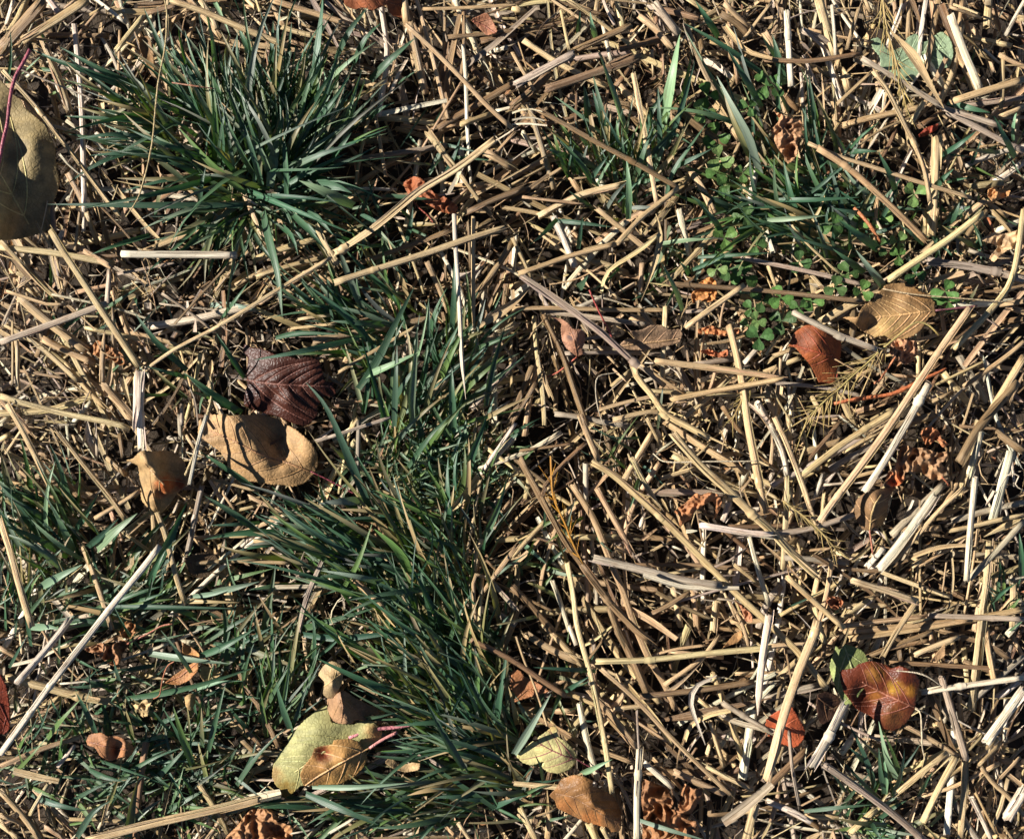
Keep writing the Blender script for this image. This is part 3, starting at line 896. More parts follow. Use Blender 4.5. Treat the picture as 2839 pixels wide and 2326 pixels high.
# ------------------------------------------------------------------ fallen leaves
# frame | name | short phrase | label | colour | base mm | crumple mm | outline | control heights x,y,mm | midrib | petiole x,y (from blade outwards) | options
RED, PINK, ROSE, TANV = (.33, .06, .03), (.60, .23, .25), (.26, .05, .07), (.52, .36, .17)
LEAVES = [
 ("00", "fallen_leaf", "big olive leaf", "big olive tan leaf cut by the left edge, long pink stalk arching over it", (.36, .275, .13), 12, 1.2,
  "-330,640 -150,560 0,640 60,700 110,760 175,810 200,870 300,950 370,1010 400,1090 445,1180 445,1290 470,1400 475,1500 440,1600 400,1680 420,1780 370,1860 230,1900 150,1920 0,1930 -200,1900 -400,1500 -430,1000",
  "-330,900,16 -250,1200,14 -40,1150,25 -40,1400,25 -60,1750,37 120,1850,11 0,800,16 60,950,13 130,1100,15 250,1150,17 380,1100,13 380,1400,12 230,1500,15 330,1650,8 110,1560,15 70,1250,14 250,1850,5 420,1250,12 200,1300,16 170,1700,11",
  "-400,850 -150,1150 60,1500 230,1800", "-60,1500 0,1270 20,1150 60,1000 70,880 90,730 120,620 190,500 240,400",
  dict(vein=(.62, .5, .22), pet=(.36, .09, .12), petr=1.7, petz=(36, 30), side=6)),
 ("R1", "fallen_leaf", "dark red leaf", "dark glossy red brown leaf with a pale midrib and squarish torn outline", (.058, .019, .012), 12, 1.6,
  "560,125 640,165 760,180 880,240 1000,250 1120,290 1200,260 1340,290 1370,400 1400,520 1500,530 1490,570 1520,640 1480,690 1400,660 1320,780 1330,870 1230,970 1170,985 1050,950 900,880 760,850 720,830 600,800 550,760 560,640 590,560 580,400 600,270 540,200",
  "560,160,9 600,450,10 560,740,9 800,300,17 900,500,18 750,700,13 760,840,8 1000,700,18 1100,560,15 1250,350,18 1350,500,14 1480,600,9 1200,800,13 1180,960,10 870,690,12",
  "580,505 750,535 950,555 1200,565 1480,575", "", dict(vein=(.20, .085, .06), gloss=1, side=7, quilt=1.1)),
 ("R1", "fallen_leaf", "tan leaf with the red stalk", "tan upturned leaf with ribbed veins and thin red stalk, below the dark red leaf", (.45, .275, .125), 10, .8,
  "80,920 180,870 270,865 400,880 560,870 700,865 760,870 900,900 1000,975 1080,1010 1180,1090 1260,1160 1320,1270 1330,1400 1280,1500 1200,1580 1080,1620 960,1600 860,1600 700,1570 590,1560 490,1510 420,1450 370,1350 310,1260 260,1220 160,1150 70,1080",
  "80,1000,9 200,950,13 200,1130,12 330,1230,12 430,1420,11 600,1550,9 400,900,20 560,1010,20 690,1200,17 800,1350,14 680,890,11 800,980,7 880,1120,5.5 950,1250,5.5 1000,1000,8 1030,1160,9 1080,1300,9 1130,1080,13 1200,1200,14 1250,1300,12 1310,1400,6 1000,1450,11 1100,1550,8 900,1590,9 700,1450,13",
  "190,1030 450,1140 700,1270 1000,1370 1250,1460", "1250,1460 1400,1530 1570,1620 1774,1729", dict(vein=(.40, .23, .10), pet=(.20, .035, .05), petr=.7, side=6, quilt=.5)),
 ("R2", "curled_leaf", "curled tan leaf", "tan leaf curled into a hood with an orange inside, left of the larger tan leaf", (.40, .26, .12), 12, .9,
  "40,520 150,500 250,400 320,370 450,390 650,370 780,400 900,500 950,570 930,680 990,800 960,900 880,960 800,1040 740,1150 640,1250 580,1330 440,1290 360,1220 280,1110 270,950 250,750 240,600",
  "40,520,12 240,430,30 340,570,31 500,740,30 630,900,26 250,700,10 270,950,9 290,1110,9 380,1200,12 440,1290,13 480,1100,22 430,850,23 330,800,16 600,450,17 800,600,11 650,700,16 930,600,9 750,850,13 980,800,9 850,950,10 560,1000,16 650,1150,13 600,1300,10",
  "330,560 430,680 630,900", "", dict(vein=(.45, .28, .12), side=2, blobs=[(640, 900, 190, (.50, .12, .03)), (850, 880, 120, (.40, .10, .03))])),
 ("R3", "fallen_leaf", "broad brown leaf", "broad brown leaf with pale side veins and straight purple stalk, underside up", (.33, .195, .085), 15, 1.0,
  "240,610 330,600 420,610 470,500 520,450 620,400 680,300 720,270 760,215 870,200 1000,195 1090,215 1150,280 1230,320 1300,340 1350,420 1360,510 1370,590 1290,600 1240,680 1200,750 1100,830 1000,870 870,890 800,860 760,830 690,830 620,855 540,810 470,770 420,720 360,660",
  "240,610,14 430,630,23 520,680,14 600,830,13 520,480,20 700,600,17 860,360,15 760,240,17 1000,220,15 1000,450,19 1200,540,19 1340,450,15 1340,590,18 1100,700,17 950,860,14 780,780,16",
  "640,605 860,590 1100,560 1360,525", "1360,525 1500,510 1690,490 1860,470", dict(vein=(.50, .31, .14), pet=(.19, .075, .085), petr=1.0, side=6, blobs=[(760, 760, 260, (.46, .30, .12)), (1200, 300, 200, (.36, .19, .07))])),
 ("R4", "fallen_leaf", "red and yellow leaf", "dark red leaf mottled yellow, lying on a pale green leaf", (.125, .030, .014), 20, 2.0,
  "315,290 420,275 440,250 520,225 620,245 670,280 720,260 790,280 840,320 865,360 855,430 840,480 830,560 780,640 720,690 680,705 620,690 560,660 540,610 430,555 390,500 350,450 325,380",
  "320,290,16 480,240,20 640,260,17 760,280,24 860,370,20 400,400,19 470,450,12 540,520,11 560,330,22 640,420,18 700,380,22 820,450,24 830,550,18 650,600,18 700,690,10 540,640,11 400,530,15",
  "470,370 640,460 720,495 830,545", "830,545 900,580 1000,640", dict(vein=(.27, .10, .06), pet=(.42, .33, .22), petr=.7, gloss=.5, side=5, blobs=[(690, 405, 70, (.26, .14, .02)), (800, 430, 55, (.30, .13, .02)), (560, 310, 80, (.30, .13, .03)), (560, 470, 60, (.24, .09, .02)), (680, 600, 120, (.15, .055, .02))])),
 ("R4", "fallen_leaf", "pale green leaf", "pale green leaf half hidden under the mottled red leaf", (.25, .29, .10), 11, .6,
  "350,110 420,130 480,160 510,215 520,330 480,420 420,500 370,545 330,490 290,410 260,330 245,260 270,180 290,120 320,150",
  "350,110,12 500,200,12 330,300,15 260,300,9 360,540,12", "350,130 400,280 400,500", "", dict(vein=(.40, .42, .2), side=4)),
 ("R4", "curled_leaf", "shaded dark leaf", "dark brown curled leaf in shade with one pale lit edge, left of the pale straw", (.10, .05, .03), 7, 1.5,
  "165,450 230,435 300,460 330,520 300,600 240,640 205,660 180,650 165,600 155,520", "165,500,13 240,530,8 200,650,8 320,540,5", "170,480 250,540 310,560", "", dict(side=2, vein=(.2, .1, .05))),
 ("33", "curled_leaf", "bright orange leaf", "bright orange folded leaf under the long pale straw at lower right", (.46, .105, .04), 12, 1.5,
  "20,760 170,670 180,560 200,640 240,700 330,860 320,930 270,990 230,1000 100,960 0,880", "20,760,14 180,600,20 200,800,18 320,880,12 240,980,9 60,880,8", "30,780 200,830 300,900", "", dict(side=3, vein=(.5, .14, .06))),
 ("R5", "fallen_leaf", "green tan leaf", "large pale green leaf turning tan, with a bright pink stalk", (.37, .355, .15), 14, .9,
  "390,280 420,290 440,400 500,410 600,415 650,380 720,385 760,420 790,470 780,510 720,550 640,640 560,760 400,820 235,830 170,890 120,915 90,900 100,860 60,830 35,770 45,680 90,600 150,540 140,500 200,450 240,400 320,330",
  "400,290,12 250,420,14 140,500,11 60,700,9 60,820,7 120,910,4 240,560,18 450,540,17 350,450,18 700,450,17 790,480,13 650,400,14 180,750,12 300,700,14 600,640,12",
  "190,740 300,665 400,590 560,505", "560,505 700,450 780,440 870,435 1000,410", dict(vein=(.42, .40, .17), pet=PINK, petr=1.7, side=6, quilt=.5, blobs=[(740, 470, 95, (.50, .31, .12)), (120, 880, 120, (.30, .2, .05)), (50, 760, 80, (.36, .24, .09))])),
 ("R5", "fallen_leaf", "brown leaf with the pink stalk", "brown leaf with raised veins and pink stalk, lying on the pale green leaf", (.41, .225, .075), 19, .9,
  "330,570 450,550 455,520 560,510 630,530 660,590 690,650 660,710 590,780 480,830 390,835 330,830 250,835 225,760 250,700 300,640",
  "330,570,20 460,530,24 620,540,22 690,650,16 560,790,12 380,830,12 230,770,18 400,700,21 520,650,23 400,610,17",
  "262,830 330,780 480,690 600,625 700,575", "700,575 780,520 890,465", dict(vein=(.56, .34, .15), pet=(.68, .29, .26), petr=1.5, side=4, blobs=[(380, 615, 75, (.20, .045, .015)), (340, 760, 90, (.33, .17, .055))])),
 ("R5", "curled_leaf", "rolled brown leaf", "brown rolled leaf standing at the upper edge of the pale green leaf", (.33, .19, .10), 19, 1.2,
  "410,240 450,200 510,175 560,200 600,230 700,280 760,300 800,400 760,420 720,340 690,390 600,380 580,410 500,410 440,385 415,310",
  "410,250,14 420,320,14 450,390,15 510,290,31 500,200,26 540,400,24 560,250,22 620,340,17 700,380,13 700,290,14 790,400,8", "500,190 520,300 510,400", "", dict(side=2, vein=(.3, .17, .09))),
 ("R5", "curled_leaf", "small curled leaf", "small tan leaf curled like a snail, above the rolled brown leaf", (.45, .32, .165), 25, 2.4,
  "390,10 350,75 400,130 385,210 420,240 470,230 520,130 525,60 505,0 440,-20", "350,75,22 400,130,30 500,40,30 450,150,34 390,210,24 470,230,22 520,120,24", "395,160 450,120 515,70", "", dict(side=1, vein=(.55, .38, .18))),
 ("R6", "fallen_leaf", "pale yellow leaf", "pale yellow leaf with dark pink midrib, at the edge of the grass", (.55, .49, .215), 15, .6,
  "270,100 295,120 290,140 300,170 340,190 370,220 400,260 395,310 360,350 300,370 240,360 200,330 220,300 150,325 100,310 60,270 110,230 150,190 190,190 180,170 230,135",
  "270,110,15 60,270,12 190,200,17 250,250,17 330,260,18 400,290,13 300,360,12 130,300,12", "180,195 260,240 330,270 400,290", "400,290 460,325 540,370", dict(vein=(.30, .10, .10), pet=(.25, .06, .08), petr=.6, side=4, vscale=.6, blobs=[(260, 110, 40, (.55, .4, .16))])),
 ("R6", "fallen_leaf", "glossy brown leaf", "wavy glossy brown leaf with a rolled lower rim, just below the pale yellow leaf", (.25, .125, .048), 15, 2.2,
  "265,470 290,440 310,400 380,375 440,385 490,410 480,440 540,460 600,490 640,560 650,640 640,690 570,700 530,660 450,640 370,600 290,560 280,520 245,490",
  "265,470,14 330,400,14 440,400,20 380,470,23 480,540,24 420,540,20 560,600,22 640,640,14 600,520,14 520,500,18 500,640,11 380,590,11 580,690,9 640,570,10 290,540,11",
  "280,480 380,500 480,560 560,610 640,645", "", dict(vein=(.22, .11, .045), gloss=.7, side=6, quilt=.9, blobs=[(480, 640, 90, (.36, .14, .045)), (340, 560, 70, (.36, .15, .05))])),
 ("R6", "crumpled_leaf", "big crumpled leaf", "crumpled orange brown leaf at the bottom edge, right of the upright pale straw", (.34, .165, .075), 11, 9,
  "765,400 830,430 900,450 950,520 930,570 970,560 990,430 1040,460 1100,450 1100,500 1060,560 1010,620 1080,640 1090,780 780,780 765,640", "", "", "", dict(cs=60)),
 ("31", "fallen_leaf", "orange red leaf", "orange red leaf narrowing downwards, below the clover patch", (.33, .095, .032), 13, 1.6,
  "190,1100 240,990 330,930 430,930 600,1020 620,1100 600,1250 570,1310 570,1400 450,1420 410,1330 370,1250 290,1160 250,1110",
  "190,1100,12 330,940,15 430,960,17 600,1030,10 420,1080,19 300,1060,14 500,1180,14 600,1200,6 430,1250,10 450,1400,6 560,1380,5", "230,1090 400,1140 590,1190", "590,1310 575,1350 600,1370", dict(side=4, vein=(.30, .07, .03), petr=.5, pet=RED, blobs=[(340, 1060, 130, (.20, .06, .025)), (470, 1330, 160, (.26, .075, .025))])),
 ("31", "crumpled_leaf", "small crumpled leaf by the broad leaf", "small tightly crumpled orange tan leaf touching the lower edge of the broad brown leaf", (.44, .23, .125), 16, 5,
  "1010,1060 1100,1040 1210,1060 1230,1150 1200,1230 1130,1250 1080,1210 1040,1190 1000,1160", "", "", "1050,1190 980,1290 930,1370 880,1400", dict(cs=110, pet=(.55, .2, .09), petr=1.0)),
 ("32", "crumpled_leaf", "crumpled brown leaf at right", "ragged crumpled brown leaf with an orange red lobe, right of two pale straws", (.38, .22, .115), 15, 7,
  "980,480 1040,400 1060,320 1110,230 1200,270 1320,270 1420,300 1470,290 1480,350 1420,400 1470,430 1420,510 1340,520 1250,450 1140,460 1140,520 1090,560 960,590", "", "", "1420,500 1460,530 1480,570", dict(cs=75, blobs=[(1060, 530, 90, (.62, .17, .06))], petr=.9, pet=(.4, .14, .07))),
 ("32", "crumpled_leaf", "small orange shred", "small orange brown shred of leaf above the ragged crumpled leaf", (.44, .18, .08), 13, 4,
  "1250,140 1330,90 1400,120 1420,190 1480,230 1430,270 1390,200 1300,260 1280,200", "", "", "", dict(cs=110)),
 ("32", "fallen_leaf", "dark brown curled leaf", "dark brown curled leaf with two pale ribs and a thin red stalk, at right", (.20, .115, .055), 17, 1.0,
  "740,680 800,630 930,590 1060,580 1000,650 990,750 990,800 940,890 900,890 840,930 790,920 740,850 720,760",
  "740,700,15 800,640,18 1050,585,13 900,680,25 860,780,24 800,800,17 960,800,12 850,920,16 730,820,12", "940,640 890,710 860,800 845,925", "845,925 860,1030 870,1110", dict(vein=(.50, .32, .14), pet=(.5, .2, .13), petr=.9, side=2, blobs=[(940, 850, 60, (.42, .24, .09))])),
 ("R8", "crumpled_leaf", "arched orange leaf", "shrivelled orange leaf arching over the straw, right of centre", (.42, .185, .08), 22, 4,
  "255,345 310,290 370,230 430,190 480,200 540,185 600,200 635,250 620,320 565,405 590,300 560,250 480,290 420,340 400,390 340,420 310,460 295,440 300,380",
  "255,345,14 370,230,26 480,220,32 560,200,33 630,260,28 575,390,9 420,320,22 320,400,16 300,450,9", "", "", dict(cs=100)),
 ("21", "curled_leaf", "long curled grey leaf", "long grey brown curled leaf lying level, with a thin red stalk", (.33, .21, .125), 18, 1.0,
  "840,1110 900,1050 990,1040 940,980 1040,970 1110,930 1200,930 1260,970 1350,960 1370,1000 1350,1060 1290,1090 1190,1110 1080,1130 960,1130",
  "840,1110,14 940,980,24 1110,935,24 1250,970,22 1360,980,20 1000,1060,16 1150,1030,18 1300,1060,16 1100,1120,15 950,1120,14", "850,1105 1000,1080 1200,1060 1340,1040", "840,1108 805,1060 790,1000 720,870 650,720 620,650", dict(vein=(.36, .22, .12), pet=(.38, .075, .06), petr=.9, petz=(15, 30), side=4)),
 ("21", "curled_leaf", "puckered brown leaf", "puckered brown leaf with dark smudge and red stalk, left of the long curled grey leaf", (.40, .205, .125), 15, 2.2,
  "310,870 400,880 460,920 490,960 560,960 590,1000 580,1070 560,1120 570,1160 520,1180 430,1110 400,1050 390,960 400,920 350,880",
  "310,870,20 450,920,22 420,1000,13 500,1040,22 580,1020,17 520,1170,12 430,1100,11", "460,950 500,1050 520,1170", "520,1185 440,1250 370,1310 270,1350", dict(side=2, petr=.8, pet=(.50, .13, .08), vein=(.36, .17, .1), blobs=[(470, 1020, 45, (.10, .06, .05))])),
 ("21", "leaf_shred", "orange shred beside the clover", "ragged orange leaf shred under a brown straw beside the clover", (.56, .24, .075), 9, 3,
  "1480,600 1580,540 1640,580 1650,700 1570,750 1500,730 1450,760 1440,700", "", "", "", dict(cs=110)),
 ("21", "leaf_shred", "flat orange shred", "flat orange leaf shred below the clover, cut by a golden straw", (.50, .20, .08), 8, 2.5,
  "1490,960 1590,930 1700,980 1830,960 1840,1000 1700,1020 1590,1000 1500,1010", "", "", "", dict(cs=110)),
 ("21", "leaf_shred", "tiny orange shred", "tiny orange leaf shred low down between straws, under the flat orange one", (.50, .17, .075), 7, 2.5,
  "1505,1140 1580,1120 1660,1160 1730,1120 1730,1180 1650,1190 1550,1160", "", "", "", dict(cs=140)),
 ("30", "crumpled_leaf", "crumpled leaf at upper right", "crumpled light brown leaf with a drooping tip, upper right beside the grass", (.46, .25, .13), 18, 5,
  "40,1050 130,970 60,880 100,900 200,950 300,960 320,1080 260,1150 270,1230 240,1290 190,1330 160,1250 100,1180 60,1100", "", "", "", dict(cs=90)),
 ("30", "leaf_shred", "dark red shred", "small dark red leaf shred beneath crossing straws at the upper right", (.30, .055, .028), 9, 2.5,
  "1240,1080 1290,1030 1400,990 1390,1040 1300,1090 1250,1100", "", "", "", dict(cs=120)),
 ("30", "green_leaf", "grey green lobed leaf", "grey green lobed leaf lying flat beneath straws at the upper right", (.27, .36, .215), 6, .8,
  "850,320 920,300 1000,420 1110,380 1150,300 1220,270 1280,350 1420,250 1500,320 1520,430 1490,540 1390,560 1280,520 1210,650 1100,640 930,540 930,460 870,390", "", "1000,560 1200,440 1450,380", "", dict(side=4, vein=(.40, .48, .3))),
 ("31", "crumpled_leaf", "peach leaf", "peach coloured torn leaf near the right edge, upper half", (.55, .365, .2), 17, 3.5,
  "1730,240 1840,190 1900,210 2083,150 2200,200 2160,330 1960,320 1890,380 1850,430 1810,400 1880,300 1780,270", "", "", "", dict(cs=70)),
 ("30", "leaf_shred", "orange brown curl", "orange brown leaf curl near the right edge, above the peach leaf", (.5, .26, .11), 9, 3,
  "1790,1520 1850,1500 1900,1560 1980,1520 1960,1580 1830,1620 1790,1570", "", "", "", dict(cs=110)),
 ("10", "fallen_leaf", "rust leaf at the top edge", "rust red leaf cut off by the top edge of the picture", (.32, .105, .045), 12, 1.5,
  "690,-150 700,0 720,50 790,80 860,60 930,90 1000,60 1050,40 1060,100 1100,130 1190,150 1185,0 1170,-160", "700,0,14 800,70,11 900,-20,20 1000,60,15 1120,130,8 1150,0,14 1060,-50,19", "700,-60 950,-20 1180,60", "", dict(side=5, vein=(.25, .08, .04), quilt=.6)),
 ("10", "fallen_leaf", "pinkish brown leaf", "narrow pinkish brown leaf near the top, right of the rust red leaf", (.42, .185, .10), 10, 1.0,
  "1720,160 1850,100 1900,170 1940,260 1850,290 1780,220", "", "1740,170 1830,210 1920,270", "", dict(side=3, vein=(.34, .14, .08))),
 ("10", "crumpled_leaf", "orange leaf under the long straw", "crumpled orange red leaf passing under the long golden straw, centre left", (.36, .12, .05), 11, 4,
  "1170,1480 1240,1410 1330,1430 1420,1540 1500,1570 1620,1650 1600,1720 1450,1700 1300,1580 1220,1560", "", "", "1200,1500 1240,1600 1310,1670 1390,1740 1450,1830", dict(cs=90, pet=(.30, .075, .05), petr=.8)),
 ("01", "crumpled_leaf", "orange leaf in the straw at left", "orange brown curled leaf deep in the straw at left", (.38, .175, .07), 11, 3,
  "700,1130 780,1050 830,1080 900,1110 980,1150 1000,1240 960,1250 880,1200 800,1190 730,1160", "", "", "", dict(cs=100)),
 ("02", "fallen_leaf", "dark leaf in shade", "flat dark brown leaf in shade below the tan leaf with the red stalk", (.13, .083, .045), 8, .8,
  "1470,1150 1530,1130 1640,1100 1740,1120 1790,1180 1780,1240 1720,1290 1600,1310 1520,1270", "1470,1180,13 1600,1200,7 1780,1200,4", "1480,1160 1600,1200 1780,1210", "", dict(side=3, vein=(.14, .09, .05))),
 ("03", "crumpled_leaf", "shrivelled leaf with a stalk", "shrivelled brown leaf with a raised rusty stalk, among grass at lower left", (.38, .19, .09), 12, 5,
  "680,200 820,160 900,180 1000,140 1050,170 1000,230 960,320 900,340 840,290 760,260", "", "", "1020,170 1100,130 1200,80 1300,20 1380,10", dict(cs=110, pet=(.33, .12, .07), petr=.9, petz=(14, 22))),
 ("03", "curled_leaf", "folded brown leaf in the grass", "folded reddish brown leaf lying alone in the grass at lower left", (.37, .17, .075), 17, 2.6,
  "690,940 720,890 820,880 850,910 950,910 1040,960 1080,1010 1050,1070 960,1080 880,1110 800,1070 760,1000 700,980",
  "690,950,15 780,890,19 850,980,25 780,990,18 950,930,20 1000,1000,21 930,1010,12 1070,1010,14 860,1080,15 980,1070,14", "700,950 880,1000 1070,1020", "", dict(side=3, vein=(.3, .13, .06))),
 ("03", "curled_leaf", "orange boat shaped leaf", "orange brown boat shaped leaf in the grass, lower left", (.47, .215, .08), 12, 1.2,
  "1320,480 1400,420 1500,350 1590,300 1590,380 1520,460 1440,500 1350,490", "", "1330,480 1450,430 1580,320", "", dict(side=3, vein=(.4, .18, .08))),
 ("03", "leaf_shred", "upper orange shred in the grass", "thin orange leaf shred just above the boat shaped leaf", (.50, .25, .09), 12, 1.5,
  "1470,160 1530,190 1600,250 1600,290 1540,270 1460,240", "", "", "", dict(cs=100)),
 ("03", "leaf_shred", "tan shred in the grass", "tan leaf shred beside the boat shaped leaf, crossed by grass blades", (.50, .34, .16), 9, 1.5,
  "1620,340 1760,380 1780,430 1700,450 1640,480 1600,420", "", "", "", dict(cs=100)),
 ("03", "curled_leaf", "small tan capsule leaf", "small tan oval leaf curled like a capsule, lower left grass", (.50, .325, .145), 14, 1.0,
  "1480,590 1550,560 1570,640 1530,710 1490,670", "1480,600,12 1525,620,19 1570,640,11 1530,700,12", "", "", {}),
 ("03", "crumpled_leaf", "pale crumpled leaf with a thread stalk", "pale tan crumpled leaf with a thin curved rusty stalk, lower left grass", (.54, .38, .185), 15, 4,
  "1050,640 1120,660 1160,610 1230,610 1210,680 1190,740 1140,760 1060,660", "", "", "1230,610 1280,590 1290,540 1300,460 1340,340 1400,310", dict(cs=110, pet=(.36, .13, .06), petr=.55, petz=(18, 30))),
 ("03", "fallen_leaf", "deep red leaf at the left edge", "deep red leaf cut off by the left edge at lower left", (.24, .045, .02), 9, 1.5,
  "-200,420 0,400 50,500 80,650 80,850 40,890 -40,900 -220,800", "-150,600,16 0,500,14 60,700,10 30,870,7", "-180,600 0,650 70,800", "", dict(side=3, vein=(.2, .04, .02))),
 ("13", "crumpled_leaf", "brown leaf at the bottom edge", "crumpled light brown leaf cut by the bottom edge, left of centre", (.44, .225, .10), 12, 5,
  "-240,1720 -160,1620 -70,1540 0,1470 80,1470 140,1500 190,1570 170,1600 280,1620 300,1760 0,1800 -240,1800", "", "", "", dict(cs=75)),
 ("13", "fallen_leaf", "fan shaped leaf", "small fan shaped tan leaf with splayed ribs, deep in the long grass", (.48, .285, .13), 15, .6,
  "1190,300 1260,250 1370,250 1380,310 1280,380 1210,350", "1190,300,16 1280,300,18 1270,370,13 1370,280,14", "1270,375 1270,300 1265,255", "", dict(side=2, vein=(.36, .2, .09))),
 ("13", "leaf_shred", "tan shred behind the blades", "broken tan leaf shred behind grass blades, right of the pink stalks", (.47, .32, .16), 10, 2,
  "1030,1120 1080,1070 1150,1140 1220,1130 1320,1100 1310,1180 1200,1200 1100,1170", "", "", "", dict(cs=90)),
 ("12", "fallen_leaf", "brown leaf under grass", "brown leaf mostly hidden under long grass blades at centre", (.36, .215, .10), 8, .8,
  "800,840 1000,830 1060,900 1030,980 920,1030 820,960", "", "820,860 930,930 1030,960", "", dict(side=3, vein=(.3, .17, .08))),
 ("23", "fallen_leaf", "rust leaf under straws", "rust brown leaf under slanting brown straws, right of the long grass", (.45, .195, .085), 10, 1.4,
  "0,380 60,380 100,430 150,450 250,510 300,550 200,580 60,620 20,640 30,580 -20,520", "", "20,620 120,540 280,540", "", dict(side=3, vein=(.34, .14, .06))),
 ("23", "leaf_shred", "orange tongue shaped shred", "tongue shaped orange tan leaf shred above the long level golden straw", (.56, .31, .13), 11, 1,
  "1680,210 1780,90 1840,60 1850,110 1810,160 1720,190", "", "", "", dict(cs=100)),
 ("32", "crumpled_leaf", "small orange crumple", "small orange crumpled leaf low between straws, at right below the middle", (.45, .175, .08), 7, 3.5,
  "490,1500 520,1450 600,1450 640,1500 600,1560 540,1560", "", "", "", dict(cs=130)),
 ("33", "leaf_shred", "tan flake", "tan flake of leaf right of the mottled red leaf", (.52, .32, .16), 9, 1.5,
  "1330,310 1400,220 1450,160 1450,270 1380,310", "", "", "", dict(cs=100)),
 ("22", "leaf_shred", "dull orange flake", "dull orange ragged flake under a long straw, right of centre", (.46, .2, .10), 9, 2.5,
  "1780,1480 1850,1530 1920,1600 1930,1660 1870,1650 1830,1550", "", "", "", dict(cs=120)),
 ("00", "leaf_shred", "grey brown shred in the tuft", "grey brown curled leaf shred inside the big grass tuft", (.40, .30, .21), 14, 4,
  "1430,960 1470,920 1520,980 1600,1010 1640,1130 1610,1180 1540,1120 1470,1150 1370,1110 1420,1040", "", "", "", dict(cs=110)),
 ("00", "leaf_shred", "brown flake above the tuft", "brown leaf flake left of the upper grass blades", (.30, .17, .07), 9, 1.6,
  "1110,300 1200,290 1230,420 1240,600 1190,560 1120,400", "", "", "", dict(cs=100)),
 ("03", "leaf_shred", "orange brown fleck at left", "orange brown leaf shred behind blades below the crossing pale straws, far left", (.48, .22, .08), 10, 3,
  "950,60 1020,-20 1100,20 1080,100 1040,130 980,120", "", "", "", dict(cs=120)),
]
LEAF_LAND = []
LEAF_POLY = []

def in_poly(P, poly):
    x, y = P[:, 0], P[:, 1]
    ins = np.zeros(len(P), bool)
    a = poly; b = np.roll(poly, -1, axis=0)
    for (x1, y1), (x2, y2) in zip(a, b):
        if y1 == y2: continue
        c = ((y1 > y) != (y2 > y)) & (x < (x2 - x1) * (y - y1) / (y2 - y1) + x1)
        ins ^= c
    return ins

def seg_dist(P, A, B):
    d = B - A
    l2 = (d * d).sum(1) + 1e-12
    t = np.clip(((P[:, None, :] - A[None]) * d[None]).sum(2) / l2[None], 0, 1)
    q = A[None] + t[:, :, None] * d[None]
    return np.sqrt(((P[:, None, :] - q) ** 2).sum(2)).min(1)

def poly2(frame, s):
    return np.array([px(frame, *map(float, t.split(',')[:2])) for t in s.split()]) if s else np.zeros((0, 2))

